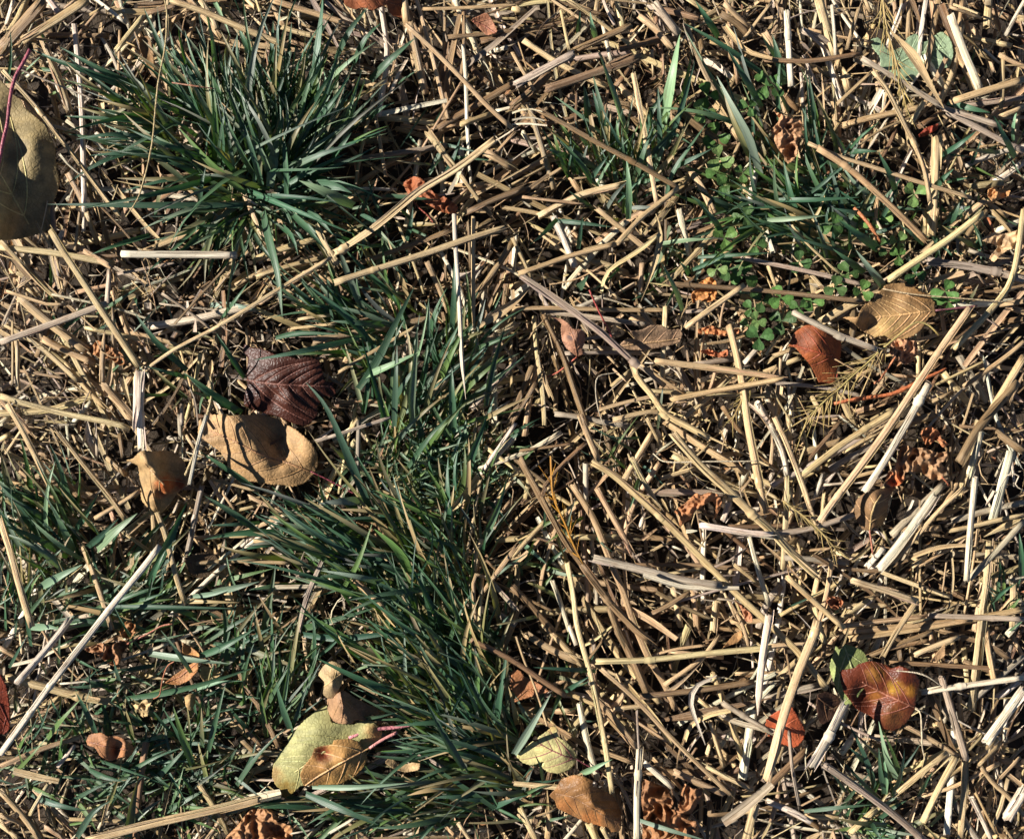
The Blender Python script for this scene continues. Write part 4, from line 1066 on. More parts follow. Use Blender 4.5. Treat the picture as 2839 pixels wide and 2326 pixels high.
def build_leaf(row, idx):
    frame, name, short, label, col, base, crum, outl, ctrl, mid, pet, op = row
    O = poly2(frame, outl)
    # outline: rounded, then finely toothed
    Q = []
    n = len(O)
    for i in range(n):
        a, b, c = O[i - 1], O[i], O[(i + 1) % n]
        Q += [.13 * a + .87 * b, .87 * b + .13 * c]
    Q = np.array(Q)
    cen = O.mean(0)
    span = (O.max(0) - O.min(0))
    size = float(np.sqrt(span[0] * span[1]))
    step = 2.2 if crum > 2 and size > 90 else 3.0 if size > 90 else 2.2 if size > 45 else 1.6
    R = []
    for a, b in zip(Q, np.roll(Q, -1, axis=0)):
        m = max(1, int(np.linalg.norm(b - a) / step))
        R += [a + (b - a) * k / m for k in range(m)]
    R = np.array(R)
    nx = np.roll(R, -1, axis=0) - np.roll(R, 1, axis=0)
    nx = np.c_[nx[:, 1], -nx[:, 0]] / (np.linalg.norm(nx, axis=1)[:, None] + 1e-9)
    sgn = np.sign(((R - cen) * nx).sum(1).mean())
    R = R + sgn * nx * np.where(np.arange(len(R)) % 3 == 0, 1.0, -.35)[:, None] * (.33 * step) + RNG.normal(0, .10 * step, R.shape)
    g = np.mgrid[R[:, 0].min():R[:, 0].max():step * 1.05, R[:, 1].min():R[:, 1].max():step * 1.05].reshape(2, -1).T
    g = g + RNG.uniform(-.28, .28, g.shape) * step
    g = g[in_poly(g, R)]
    if len(g):
        dd = np.full(len(g), 1e9)
        for k in range(0, len(g), 2000):
            dd[k:k + 2000] = np.sqrt(((g[k:k + 2000, None, :] - R[None]) ** 2).sum(2)).min(1)
        g = g[dd > step * .6]
    nR = len(R)
    allp = [Vector((p[0], p[1])) for p in np.vstack([R, g])]
    vs, _e, fs, *_ = delaunay_2d_cdt(allp, [], [list(range(nR))], 1, 1e-4)
    P = np.array([(v.x, v.y) for v in vs])
    fs = [tuple(f) for f in fs]
    # veins
    M = poly2(frame, mid)
    lines = []
    if len(M) > 1:
        lines.append(('mid', M))
        ns = op.get('side', 4)
        Ms, _t = resample(np.c_[M, np.zeros(len(M))], 4)
        Ms = Ms[:, :2]
        for k in range(ns):
            f = (k + .6) / ns
            i = min(len(Ms) - 2, int(f * (len(Ms) - 1)))
            tg = Ms[i + 1] - Ms[i]; tg /= np.linalg.norm(tg) + 1e-9
            if op.get('pet') and pet: tg = -tg if np.linalg.norm(poly2(frame, pet)[0] - Ms[-1]) < np.linalg.norm(poly2(frame, pet)[0] - Ms[0]) else tg
            for sd in (-1, 1):
                ang = math.radians(48 + random.uniform(-7, 7)) * sd
                q = Ms[i].copy(); path = [q.copy()]
                for _s in range(60):
                    dr = np.array([tg[0] * math.cos(ang) - tg[1] * math.sin(ang), tg[0] * math.sin(ang) + tg[1] * math.cos(ang)])
                    q = q + dr * 4; ang *= .975
                    if not in_poly(q[None], Q)[0]: break
                    path.append(q.copy())
                if len(path) > 3: lines.append(('side', np.array(path)))
    A = np.vstack([l[:-1] for _k, l in lines]) if lines else None
    B = np.vstack([l[1:] for _k, l in lines]) if lines else None
    # heights
    C = []
    for t in ctrl.split():
        x, y, z = map(float, t.split(','))
        C.append((*px(frame, x, y), z))
    C = np.array(C) if C else None
    if C is not None:
        c0 = (size * .05) ** 2
        zbar = C[:, 2].mean()
        K = np.sqrt(((C[:, None, :2] - C[None, :, :2]) ** 2).sum(2) + c0)
        wts = np.linalg.solve(K + 1e-6 * np.eye(len(C)), C[:, 2] - zbar)
    off = Vector((idx * 7.31, idx * 3.17, 0))
    cs = op.get('cs', 17 if C is not None and size > 120 else 30)
    def height(Pp):
        if C is not None:
            d2 = ((Pp[:, None, :] - C[None, :, :2]) ** 2).sum(2)
            z = np.sqrt(d2 + c0) @ wts + zbar
            z = np.clip(z, C[:, 2].min() - 2, C[:, 2].max() + 2)
        else:
            r = np.linalg.norm((Pp - cen) / (span * .5 + 1e-6), axis=1)
            th = idx * 1.3
            u = ((Pp - cen) @ np.array([math.cos(th), math.sin(th)])) / (size * .5 + 1e-6)
            z = base + 2.2 * r ** 2 * (1 if crum < 4 else -.6) + 1.6 * u
        out = np.empty(len(Pp)); lx = np.zeros(len(Pp)); ly = np.zeros(len(Pp))
        for i, p in enumerate(Pp):
            v = Vector((p[0] * MPP * cs, p[1] * MPP * cs, 0)) + off
            h = noise.noise(v) + .5 * noise.noise(v * 2.1)
            if crum > 2:
                h = .3 * h + .75 * (1 - 3 * abs(noise.noise(v * 1.15 + Vector((9, 3, 1))))) + .42 * (1 - 3 * abs(noise.noise(v * 2.6 + Vector((2, 8, 1)))))
                h += .2 * noise.noise(v * 6) - .35
                lx[i] = noise.noise(v * 1.1 + Vector((31, 0, 0))); ly[i] = noise.noise(v * 1.1 + Vector((0, 47, 0)))
            out[i] = h
        return z + out * crum, lx, ly
    Z, lx, ly = height(P)
    vd = seg_dist(P, A, B) if A is not None else np.full(len(P), 1e3)
    if A is not None:
        Z = Z + op.get('quilt', .35) * (np.minimum(vd, 14) / 14) ** .7
    Z = np.maximum(Z, 2.5)
    z = Z / 1000
    kx = (CAM_H - z) / CAM_H * MPP
    X = (P[:, 0] - 1419.5) * kx + lx * crum * .00028
    Y = (1163.0 - P[:, 1]) * kx + ly * crum * .00028
    # tint
    T = np.tile(np.array(col), (len(P), 1))
    for bx, by, br, bc in op.get('blobs', ()):
        c2 = np.array(px(frame, bx, by)); r2 = br * FR[frame][2]
        w = np.exp(-(((P - c2) ** 2).sum(1)) / (r2 * .75) ** 2)
        wob = np.array([.55 + .9 * noise.noise(Vector((p[0] * .09, p[1] * .09, idx))) for p in P])
        w = np.clip(w * (1 + wob) - .15, 0, 1)[:, None]
        T = T * (1 - w) + np.array(bc) * w
    mot = np.array([noise.noise(Vector((p[0] * .035, p[1] * .035, idx * 2.0))) for p in P])[:, None]
    T = T * (1 + .28 * mot) * (1 + np.array([.03, 0, -.06]) * mot)
    oz = float(z.mean())
    loc = (*at(cen, oz), 0.0)
    root = empty(name, loc)
    tag(root, label, "leaf", None)
    mb = MB()
    mb.add(list(zip(X, Y, z)), fs, [tuple(np.clip(c, .004, .9)) for c in T], [(0, 0, idx)] * len(P))
    gl = op.get('gloss')
    sub = [(x - loc[0], y - loc[1], zz) for x, y, zz in mb.v]
    mb.v = sub
    blade = mb.build("leaf_blade", M_GLOSS if gl else M_LEAF, root)
    so = blade.modifiers.new("thickness", 'SOLIDIFY'); so.thickness = .00018; so.offset = 0
    if lines:
        vs_ = op.get('vscale', 1.0)
        for kind in ('mid', 'side'):
            vb = MB()
            for k, l in lines:
                if k != kind: continue
                S3, _t = resample(np.c_[l, np.zeros(len(l))], 4.5)
                hz, ax, ay = height(S3[:, :2])
                hz = np.maximum(hz + .2, 2.6) / 1000
                kk = (CAM_H - hz) / CAM_H * MPP
                W = np.c_[(S3[:, 0] - 1419.5) * kk + ax * crum * .00028 - loc[0], (1163.0 - S3[:, 1]) * kk + ay * crum * .00028 - loc[1], hz]
                if len(W) < 2: continue
                tube(vb, W, (.0007 if kind == 'mid' else .00045) * vs_, vary(op.get('vein', col), .06), flat=.75, sides=5, hollow=False, taper=(1, .35) if kind == 'side' else (.7, .7), wob=.05, keep=True)
            if vb.n: vb.build("midrib" if kind == 'mid' else "side_veins", M_STEM, root)
    if pet:
        W = poly2(frame, pet)
        z0 = float(height(W[:1])[0][0]) + .3
        zz = op.get('petz')
        if zz: za, zb = max(z0, zz[0]) , zz[1]
        else: za, zb = z0, max(5.0, z0 - 3)
        m = np.linspace(0, 1, len(W))
        if zz: m = m
        Zs = (za * (1 - m) + zb * m) / 1000
        kk = (CAM_H - Zs) / CAM_H * MPP
        pb = MB()
        tube(pb, smooth_path(np.c_[(W[:, 0] - 1419.5) * kk - loc[0], (1163.0 - W[:, 1]) * kk - loc[1], Zs]), op.get('petr', .8) / 1000 * .62,
             op.get('pet', (.3, .12, .08)), flat=.9, sides=8, hollow=False, taper=(.9, 1), wob=.08, step=.0025)
        pb.build("stalk", M_STEM, root)
    LEAF_LAND.append((cen, short))
    if size > 60: LEAF_POLY.append(Q[::3])
    return root
# ------------------------------------------------------------------ grass: tufts and single traced blades
# name | label | blade sets: base x,y,rx,ry (display px), n, mean angle, spread, len lo, len hi, height mm, fan (how far the base offset steers)
TUFTS = [
 ("top left tuft", "largest grass tuft, spiky dark blades fanning out at the upper left", [
  (520, 375, 95, 60, 130, 100, 60, 130, 330, 52, .6), (520, 265, 165, 85, 190, 92, 20, 80, 230, 48, .5), (400, 280, 110, 60, 80, 158, 18, 120, 270, 42, .2),
  (575, 410, 80, 40, 55, -30, 45, 70, 200, 22, .3), (480, 440, 70, 40, 45, 235, 30, 70, 200, 22, .3), (640, 300, 60, 60, 45, 60, 18, 90, 240, 42, .2)]),
 ("upper middle tuft", "upright striped grass tuft at the top centre, crossed by a brown straw", [
  (1285, 345, 85, 60, 75, 88, 22, 60, 190, 40, .4), (1200, 360, 45, 30, 22, 120, 18, 50, 110, 26, .2), (1300, 420, 60, 40, 25, 80, 50, 40, 110, 18, .2)]),
 ("clover side tuft", "low tangled grass tuft mixed with clover at the upper right", [
  (1690, 440, 150, 75, 120, 172, 24, 60, 190, 24, .1), (1700, 480, 130, 70, 90, 135, 25, 60, 190, 26, .1), (1690, 450, 150, 90, 90, 40, 40, 40, 120, 20, .1)]),
 ("arching tuft at right", "few long grass blades arching up beside the brown straws at the upper right", [
  (1590, 310, 55, 110, 30, 118, 16, 90, 260, 34, .2), (1690, 330, 40, 60, 20, 95, 25, 70, 170, 30, .2)]),
 ("shaded centre tuft", "dark shaded grass tuft just right of the dark red leaf", [
  (760, 660, 110, 60, 75, 140, 22, 70, 190, 24, .2), (800, 730, 110, 50, 40, 165, 25, 60, 160, 20, .2)]),
 ("centre tuft", "grass tuft of steep upright blades at the middle of the picture", [
  (860, 850, 110, 90, 70, 68, 24, 80, 240, 36, .3), (930, 760, 50, 90, 40, 80, 18, 60, 170, 30, .2)]),
 ("trimmed grass patch", "patch of short bright clipped blades at the centre, right of the tan leaf", [
  (900, 960, 150, 85, 260, 55, 60, 26, 95, 15, .1), (880, 1000, 150, 70, 130, 150, 50, 30, 110, 17, .1)]),
 ("long leaning tuft", "long grass leaning to the upper left, below the tan leaf with the red stalk", [
  (850, 1180, 150, 100, 190, 146, 13, 110, 300, 40, .1), (700, 1150, 110, 80, 70, 150, 15, 90, 230, 30, .1), (960, 1130, 60, 130, 45, 90, 20, 80, 200, 32, .1)]),
 ("dense lower tuft", "dense dark grass leaning to the upper left, above and right of the pale green leaf", [
  (940, 1400, 130, 120, 250, 132, 18, 90, 270, 42, .1), (870, 1330, 120, 90, 80, 95, 25, 60, 170, 30, .1), (1000, 1500, 110, 90, 90, 120, 30, 70, 210, 32, .1)]),
 ("flattened bottom tuft", "flattened grass combed to the left, between the pale green leaf and the pale yellow leaf", [
  (980, 1560, 130, 80, 150, 165, 22, 90, 270, 26, .1), (850, 1660, 240, 55, 150, 175, 24, 60, 220, 20, .1), (1080, 1650, 80, 60, 40, 40, 40, 60, 150, 20, .1)]),
 ("left edge tuft", "grass tuft leaning to the upper left at the left edge, below the middle", [
  (120, 1110, 120, 90, 100, 122, 22, 80, 210, 34, .2), (50, 1250, 80, 80, 60, 80, 40, 50, 140, 22, .2)]),
 ("left lower tuft", "open grass tuft below the curled tan leaf, crossed by a long pale straw", [
  (260, 1240, 150, 90, 85, 40, 30, 50, 170, 24, .1), (330, 1290, 170, 80, 45, 172, 20, 60, 200, 22, .1)]),
 ("middle lower tuft", "upright grass tuft left of the pale green leaf and the small curled leaf", [
  (560, 1440, 110, 110, 95, 82, 20, 60, 180, 30, .1), (480, 1330, 150, 60, 36, 20, 30, 60, 200, 22, .1)]),
 ("bottom left tuft", "short tangled grass filling the bottom left corner around the folded brown leaf", [
  (270, 1520, 270, 150, 270, 60, 70, 28, 120, 18, .1), (300, 1630, 280, 80, 140, 20, 40, 40, 160, 18, .1)]),
 ("small lower right tuft", "small grass tuft below the mottled red leaf", [
  (1830, 1640, 60, 45, 16, 95, 28, 70, 150, 26, .3), (1780, 1710, 120, 30, 22, 10, 35, 60, 150, 14, .1)]),
 ("right edge tuft", "sparse grass at the right edge, below the middle", [
  (2085, 1250, 45, 70, 18, 80, 50, 40, 120, 20, .1)]),
]
BLADES = """
00 w55 1500,1010 900,960 520,935
00 w40 1300,1130 1000,1110 780,1120
00 w40 1300,1120 900,1070 610,1120
00 w45 1350,1220 1000,1230 715,1250
00 w50 1550,1350 1200,1220 840,1140
00 w50 1950,1650 1200,1650 380,1640
00 w42 1600,1560 1400,1380 1200,1230 940,1030
00 w55 1200,790 700,580 420,480 260,400
00 w45 1150,720 800,560 480,380
00 w50 2050,1130 1500,800 1050,430
00 w50 1750,980 1400,560 1240,420 1140,320
00 w45 1350,800 1100,650 870,540
00 w45 1420,760 1300,400 1150,60
00 w40 1430,690 1400,420 1360,250
00 w42 2000,1100 1650,760 1370,360
00 w38 1750,800 1660,420 1570,210
00 w36 1890,850 1895,600 1905,250
00 w60 2083,560 2000,400 1900,200
00 w60l 1980,1550 1720,1350 1430,1020
00 w40 1600,1640 1620,1450 1650,1340
00 w50 2020,1150 2040,900 2005,690
00 w50 1250,1736 1280,1560 1310,1465
10 w50 230,1000 250,600 285,180
10 w68 480,900 480,500 530,100 535,-40
10 w45 640,480 740,250 900,55
10 w55 780,520 880,300 1005,185
10 w62 920,650 1080,480 1280,305
10 w50 580,1000 700,700 775,520
10 w74p 110,1500 150,1200 195,930
10 w50 250,1650 250,1300 185,770
10 w60 300,1480 480,1240 625,1180
10 w40 450,1280 700,1180 1050,1035
10 w42 180,1520 420,1380 740,1225
10 w84p 780,1650 560,1540 345,1450
10 w84 470,1480 650,1490 770,1550
10 w45 600,1300 700,1150 765,1065
10 w26 1140,670 1210,620 1295,565
10 w42 1040,1570 1260,1590 1470,1610
10 w32 910,970 980,880 1110,825
20 w86p 1215,1000 1290,600 1345,280
20 w56p 920,1080 830,800 740,540 690,410
20 w42 1190,1280 1180,900 1170,700
20 w66 610,1000 600,850 575,680
20 w45p 1060,945 1250,1050 1445,1165
20 w40 1240,1560 1290,1370 1430,1180 1560,990
20 w36 1300,1350 1450,1270 1605,1195
20 w45 1230,1200 1350,900 1465,490
20 w40l 1350,850 1400,650 1435,450
20 w60p 1990,1400 1900,1100 1780,880 1640,610
20 w72 2000,870 1850,620 1720,390
20 w55 1650,300 1560,150 1470,10
20 w45 2040,620 1700,370 1380,190
20 w42 640,1470 540,1300 360,1100
20 w42 440,1260 350,1220 270,1190
20 w52p 930,1760 940,1500 915,1280
20 w36 1600,1760 1500,1610 1420,1565
20 w40 620,1450 700,1340 770,1250
20 w46p 665,300 640,200 625,100
20 w40 530,260 535,180 545,90
30 w60 160,680 120,500 65,280
30 w52 195,900 90,700 10,620
30 w52 100,470 30,380 -20,290
30 w40 395,1050 390,850 355,600
30 w50 1065,1570 1000,1380 915,1220
30 w42 670,1225 800,1215 910,1215
30 w26 690,1190 800,1070 920,985
30 w40 1420,1250 1580,1150 1710,1045
30 w52 1360,1500 1450,1420 1520,1355
30 w62 2010,1260 1920,1100 1840,930
30 w52 1470,820 1650,870 1810,905
30 w36 1890,1225 1700,1210 1550,1190
30 w36 650,1220 600,1120 545,1050
30 w30 370,1550 500,1450 650,1310
30 w42 70,1610 400,1610 760,1585
30 w30 400,1680 450,1600 510,1500
11 w72 60,20 110,250 180,500 210,870
11 w52 290,40 440,190 575,350
11 w50 420,0 520,90 620,210
11 w42 180,120 300,220 335,370
11 w36 840,40 980,110 1060,195
11 w62H 820,1440 960,1240 1100,950 1270,620
11 w60 960,1130 820,950 620,770 380,590
11 w50 1110,1750 1120,1400 1130,1090
11 w56p 1260,1750 1240,1600 1270,1250 1295,960
11 w62 1590,1750 1570,1480 1570,1270
11 w46 1090,1570 1200,1380 1310,1220
11 w46H 830,1035 500,1110 300,1155 -20,1210
11 w62H @12:910,740 @12:830,550 @12:740,330 560,1560 400,1390
11 w56p 860,1345 1050,1270 1310,1145
11 w46 1570,980 1590,700 1590,420
11 w56 1470,1210 1560,1080 1630,920
11 w30 1310,1480 1350,1350 1390,1130 1470,920
11 w46 1840,1580 1880,1300 2000,930
11 w40 160,1035 330,990 670,1005
21 w36 320,90 550,110 800,145
21 w40 360,80 240,210 140,285
21 w36 530,320 545,200 565,60
21 w42p 1210,275 1400,250 1610,238
21 w52pH 1365,810 1300,620 1190,420
21 w42 1415,525 1380,460 1340,420
21 w36 1450,485 1650,400 1770,325
21 w32 1490,385 1800,370 2083,350
21 w62 1680,200 1600,70 1530,-20
21 w62 530,640 570,590 610,530
31 w42pH 20,90 260,70 510,48
31 w60p 970,640 850,480 735,330
31 w56 800,510 650,390 550,320
31 w72 910,320 750,210 590,80
31 w42 880,45 700,25 540,-10
31 w42 1280,280 1180,190 1090,130
31 w30 1610,780 1690,660 1720,600
01 w52 1940,1630 1700,1480 1500,1330 1460,1310
01 w56 1900,1620 1650,1460 1480,1310
01 w40 1500,1350 1350,1310 1180,1265
01 w52 1500,1290 1250,1070 1080,830
01 w40 1960,1350 1820,1140 1730,990
01 w36 1780,880 1900,720 1990,590
01 w42 1200,210 850,320 730,365
02 w62 120,720 50,500 5,300
02 w90 330,950 150,720 0,560
02 w46 610,920 700,780 785,640
02 w76p 780,1080 900,950 1100,790
02 w52 700,1060 800,980 950,830
02 w66H 1250,1230 1350,1020 1500,700
02 w52 1190,1370 1260,1200 1330,1080
02 w52 2083,620 1850,450 1610,300
02 w56 2083,940 1900,800 1640,650
02 w32 2083,865 1900,880 1670,887
02 w66p 310,1390 480,1290 660,1200
02 w62p 1700,1420 1900,1380 2083,1335
02 w40p 1530,1455 1700,1440 1920,1370
02 w36 820,1540 1300,1540 1860,1552
02 w66p 240,1700 400,1695 500,1722
12 w46 720,350 650,290 580,230
12 w66g 890,690 700,690 500,712
12 w22 1220,850 1150,850 950,820 620,840 608,1000 645,1070
12 w26 1040,1490 1300,1300 1410,1100 1420,900 1350,820
12 w42l 690,1410 830,1180 935,860
12 w72l 1270,1320 1150,1080 940,910
12 w62 760,1220 400,1060 150,980 -20,940
12 w62 1460,1410 1000,1200 630,890
12 w62 1690,540 1720,330 1800,150 1860,-20
12 w40 1220,420 1400,160 1560,0
13 w56H 1670,1170 1500,900 1360,620
13 w62 380,90 650,130 1000,90 1220,78
13 w32 490,275 650,140 750,-10
13 w46 1890,820 1950,650 2020,180
13 w62H 1240,580 900,480 480,280
13 w56 1940,760 1960,600 1985,400
13 w22 1510,860 1600,650 1750,390
13 w62 400,1370 700,1500 980,1620
13 w46p 450,1312 800,1320 1220,1285
13 w66 280,850 200,620 160,470
13 w32 285,870 340,700 420,480
13 w40 810,770 1000,750 1180,700
23 w62pH 15,1050 170,800 310,570
23 w52pH 560,1205 680,1150 800,1095
23 w36 670,387 450,375 170,357
23 w40 425,550 520,490 620,430
23 w36g 1000,1575 1250,1660 1560,1745
23 w32 250,1270 230,1150 180,1050
33 w52p 1070,1260 980,1080 918,790
33 w42 965,1370 930,1200 918,1000
33 w46 1035,1375 1100,1200 1125,1000
33 w46 810,1115 740,1050 680,1000
33 w46 1235,1390 1290,1280 1350,1190
33 w42 920,1570 1030,1480 1140,1425
33 w32 320,1512 600,1480 870,1458
33 w32 650,1350 580,1250 520,1190
33 w40 840,1580 900,1680 950,1760
33 w40 980,1620 760,1610 540,1560
32 w46 1810,1510 1900,1420 2020,1350
32 w52 2060,1290 2060,1100 2045,950
32 w52 550,1600 580,1570 610,1540
32 w22 180,1545 280,1500 480,1410
03 w50 980,612 1300,570 1600,500 2083,345
03 w52p 1190,245 1500,300 1850,330
03 w36pH 1535,400 1430,240 1290,60
03 w56 1590,272 1800,190 2040,50
03 w56l 1545,1140 1440,850 1390,670
03 w42 1510,1040 1400,830 1300,670
03 w46 1675,1030 1740,750 1810,480
03 w42 1625,1000 1620,820 1615,680
03 w26 75,360 150,220 220,100
03 w42l 380,930 500,770 650,610
03 w52 775,890 700,720 610,560
03 w46 965,470 935,390 910,300
03 w42 530,815 430,660 395,580
03 w52 720,1175 850,1240 1010,1275
03 w66 1030,1720 1060,1450 1110,1240
03 w52 620,1720 750,1500 900,1420
03 w40l 100,1230 250,1080 400,890
"""
GC = {'n': (.047, .104, .058), 'l': (.095, .165, .045), 'p': (.18, .265, .165), 'g': (.15, .185, .145)}
GBASE = (.13, .18, .05)

def blade_to(mb, pts, w, key, h=.024):
    z = []
    d = np.r_[0, np.cumsum(np.linalg.norm(np.diff(np.array(pts), axis=0), axis=1))]
    f = d / max(d[-1], 1e-6)
    zt = h * random.uniform(.8, 1.2)
    zs = .35 * zt + (zt - .35 * zt) * np.sin(np.minimum(f * 1.25, 1) * math.pi / 2) - .15 * zt * f ** 3
    P = np.array([(*at(p, q), q) for p, q in zip(pts, zs)])
    c = vary(GC[key], .2, .1)
    tip = tuple(x * 1.12 for x in c) if random.random() > .12 else (.22, .17, .08)
    ribbon(mb, smooth_path(P), w * TS * MPP * 1.05, c, fold=random.uniform(.15, .5), taper=(.75, .04), twist=random.uniform(-.5, .5), step=.007, tint2=tip)

def blocked(P):
    return any(in_poly(P, q).any() for q in LEAF_POLY)

def gen_blade(mb, s, hue):
    cx, cy, rx, ry, n, ang, spr, l0, l1, h, fan = s
    while True:
        a, b = random.gauss(0, .55), random.gauss(0, .55)
        if a * a + b * b < 1.5: break
    bx, by = cx + a * rx, cy + b * ry
    th = math.radians(random.gauss(ang, spr * .75 + 5)) - a * fan * .9
    L = random.uniform(l0, l1) * random.uniform(.75, 1.05)
    bend = random.gauss(0, .16)
    zt = h / 1000 * random.uniform(.35, 1.0) * min(1, .45 + .55 * L / l1)
    K = 2839 / 2119
    pts, zs = [], []
    droop = random.uniform(.15, .75)
    z0 = random.uniform(-.008, .003)
    for k in range(6):
        f = k / 5
        aa = th + bend * f
        pts.append(((bx + math.cos(aa) * L * f) * K, (by - math.sin(aa) * L * f) * K))
        zs.append(z0 + (zt - z0) * (math.sin(min(1, f * 1.35) * math.pi / 2) - droop * .45 * max(0, f - .5) ** 1.2))
    if blocked(np.array(pts)) and random.random() < .93: return
    P = np.array([(*at(p, q), q) for p, q in zip(pts, zs)])
    w = random.choice((.0022, .0028, .0034, .004, .0046)) * random.uniform(.7, 1.0) * min(1, .55 + .45 * L / 140)
    r = random.random() + (.2 if h <= 17 else 0)
    key = 'n' if r < .60 else 'l' if r < .76 else 'p' if r < .9 or h <= 17 else 'g'
    c = vary(GC[key], .22, .12)
    tip = c
    q = random.random()
    if q < .05: c = tip = vary((.42, .31, .15), .2)
    elif q < .24: tip = vary((.30, .23, .11), .2)
    base = tuple(.6 * x + .4 * y for x, y in zip(c, GBASE)) if random.random() < .4 else c
    ribbon(mb, P, w, base, fold=random.uniform(.1, .55), taper=(.7, .04), twist=random.uniform(-.9, .9), step=.006, tint2=tip)

TUFT_LAND = []
def build_grass():
    mbs = []
    for short, label, sets in TUFTS:
        mb = MB()
        for s in sets:
            for _ in range(int(s[4] * .86)):
                gen_blade(mb, s, 0)
        c = np.average([(s[0], s[1]) for s in sets], axis=0, weights=[s[4] for s in sets]) * 2839 / 2119
        mbs.append((mb, c, short, label, sets))
    loose = MB()
    for ln in BLADES.strip().splitlines():
        fr, w, *rest = ln.split()
        key = next((k for k in 'lpg' if k in w[1:]), 'n')
        hi = w.endswith('H')
        wd = float(''.join(ch for ch in w if ch.isdigit()))
        pts = [(x, y) for x, y, _n in parse_pts(fr, ' '.join(rest))]
        b = np.array(pts[0])
        best, bd = None, 1e9
        for mb, c, short, label, sets in mbs:
            d = min(math.hypot((b[0] / 1.3398 - s[0]) / (s[2] + 40), (b[1] / 1.3398 - s[1]) / (s[3] + 40)) for s in sets)
            if d < bd: bd, best = d, mb
        blade_to(best if bd < 1.6 else loose, pts, wd, key, .038 if hi else .029)
    K = 2839 / 2119
    for cx, cy, rx, ry, n in ((1950, 450, 170, 80, 34), (250, 700, 200, 170, 26), (1250, 1000, 120, 140, 16), (2020, 300, 110, 130, 16), (1400, 560, 150, 80, 26),
                              (760, 480, 130, 60, 40), (420, 820, 90, 60, 12), (100, 200, 110, 90, 14), (1150, 1500, 60, 130, 30), (1120, 1180, 60, 120, 18), (900, 320, 80, 120, 14), (-120, 1300, 110, 400, 120), (500, 1820, 600, 70, 160), (1850, 1780, 200, 40, 30), (500, -80, 250, 60, 40)):
        for _ in range(n):
            gen_blade(loose, (cx, cy, rx, ry, 1, random.uniform(0, 360), 20, 40, 130, 20, 0), 0)
    for mb, c, short, label, sets in mbs:
        x, y = at(c, 0)
        o = mb.build("grass_tuft", M_GRASS, None, (x, y, 0.0))
        tag(o, label, "grass tuft", "grass tufts growing through the straw")
        TUFT_LAND.append((c, short))
    o = loose.build("grass", M_GRASS, None, (0, 0, 0))
    tag(o, "single green grass blades scattered thinly through the dry straw", "grass", None, "stuff")

# ------------------------------------------------------------------ clover
CLOVER = """20 1570,770 1530,900 1640,1090 1660,1270 1640,1390 1850,1390 1750,1480 1700,1590 1900,860 1900,1700 2040,680
21 1860,60 1900,130 1700,230 1630,330 1960,290 1740,480 1860,540 1640,480 1920,800 1960,900 2000,740 1900,940 1980,1030 1150,540
31 550,130 750,120 920,80 1070,260 930,300 680,510 1210,520 1450,660 1480,740 280,420 140,900 130,710 380,740 570,630 780,660 280,790 1080,370
30 100,680 1200,1560"""
LEAFLET = [(0, 0), (.25, .16), (.52, .42), (.82, .5), (1.0, .36), (1.07, .12), (1.0, 0), (1.07, -.12), (1.0, -.36), (.82, -.5), (.52, -.42), (.25, -.16)]

def make_leaflet(ang, tilt, r, col, up):
    mb = MB()
    V, F, T = [], [], []
    rings = (.0, .35, .7, 1.0)
    ca, sa = math.cos(ang), math.sin(ang)
    cx, cy = .62, 0
    for q in rings:
        for (x, y) in LEAFLET:
            X = cx + (x - cx) * q; Y = y * q
            z = .22 * abs(Y) + tilt * X - .12 * X * X
            V.append(((X * ca - Y * sa) * r, (X * sa + Y * ca) * r, up + z * r))
            k = 1 + .25 * (1 if .25 < q < .6 else 0)
            T.append(tuple(c * k for c in col))
    n = len(LEAFLET)
    for i in range(len(rings) - 1):
        for j in range(n):
            k = (j + 1) % n
            F.append((i * n + j, i * n + k, (i + 1) * n + k, (i + 1) * n + j))
    mb.add(V, F, T, [(0, 0, ang)] * len(V))
    return mb

def build_clover():
    out = []
    for ln in CLOVER.splitlines():
        fr, *pts = ln.split()
        for p in pts:
            q = px(fr, *map(float, p.split(',')))
            z = random.uniform(.004, .021)
            x, y = at(q, z)
            root = empty("clover_sprig", (x, y, 0))
            r = random.uniform(.0052, .0082)
            col = vary(random.choice([(.10, .20, .05), (.08, .16, .045), (.17, .27, .085), (.065, .13, .04)]), .15, .08)
            a0 = random.uniform(0, 6.28)
            for k in range(3):
                make_leaflet(a0 + k * random.uniform(1.9, 2.25), random.uniform(-.45, .55), r * random.uniform(.85, 1.1), col, z).build("leaflet", M_CLOVER, root)
            mb = MB()
            tube(mb, smooth_path([(random.uniform(-.008, .008), random.uniform(-.008, .008), 0.0), (random.uniform(-.004, .004), random.uniform(-.004, .004), z * .6), (0, 0, z)]), .0004, (.13, .16, .06), flat=1, sides=5, hollow=False, step=.004)
            mb.build("stem", M_STEM, root)
            out.append((root, q))
    return out

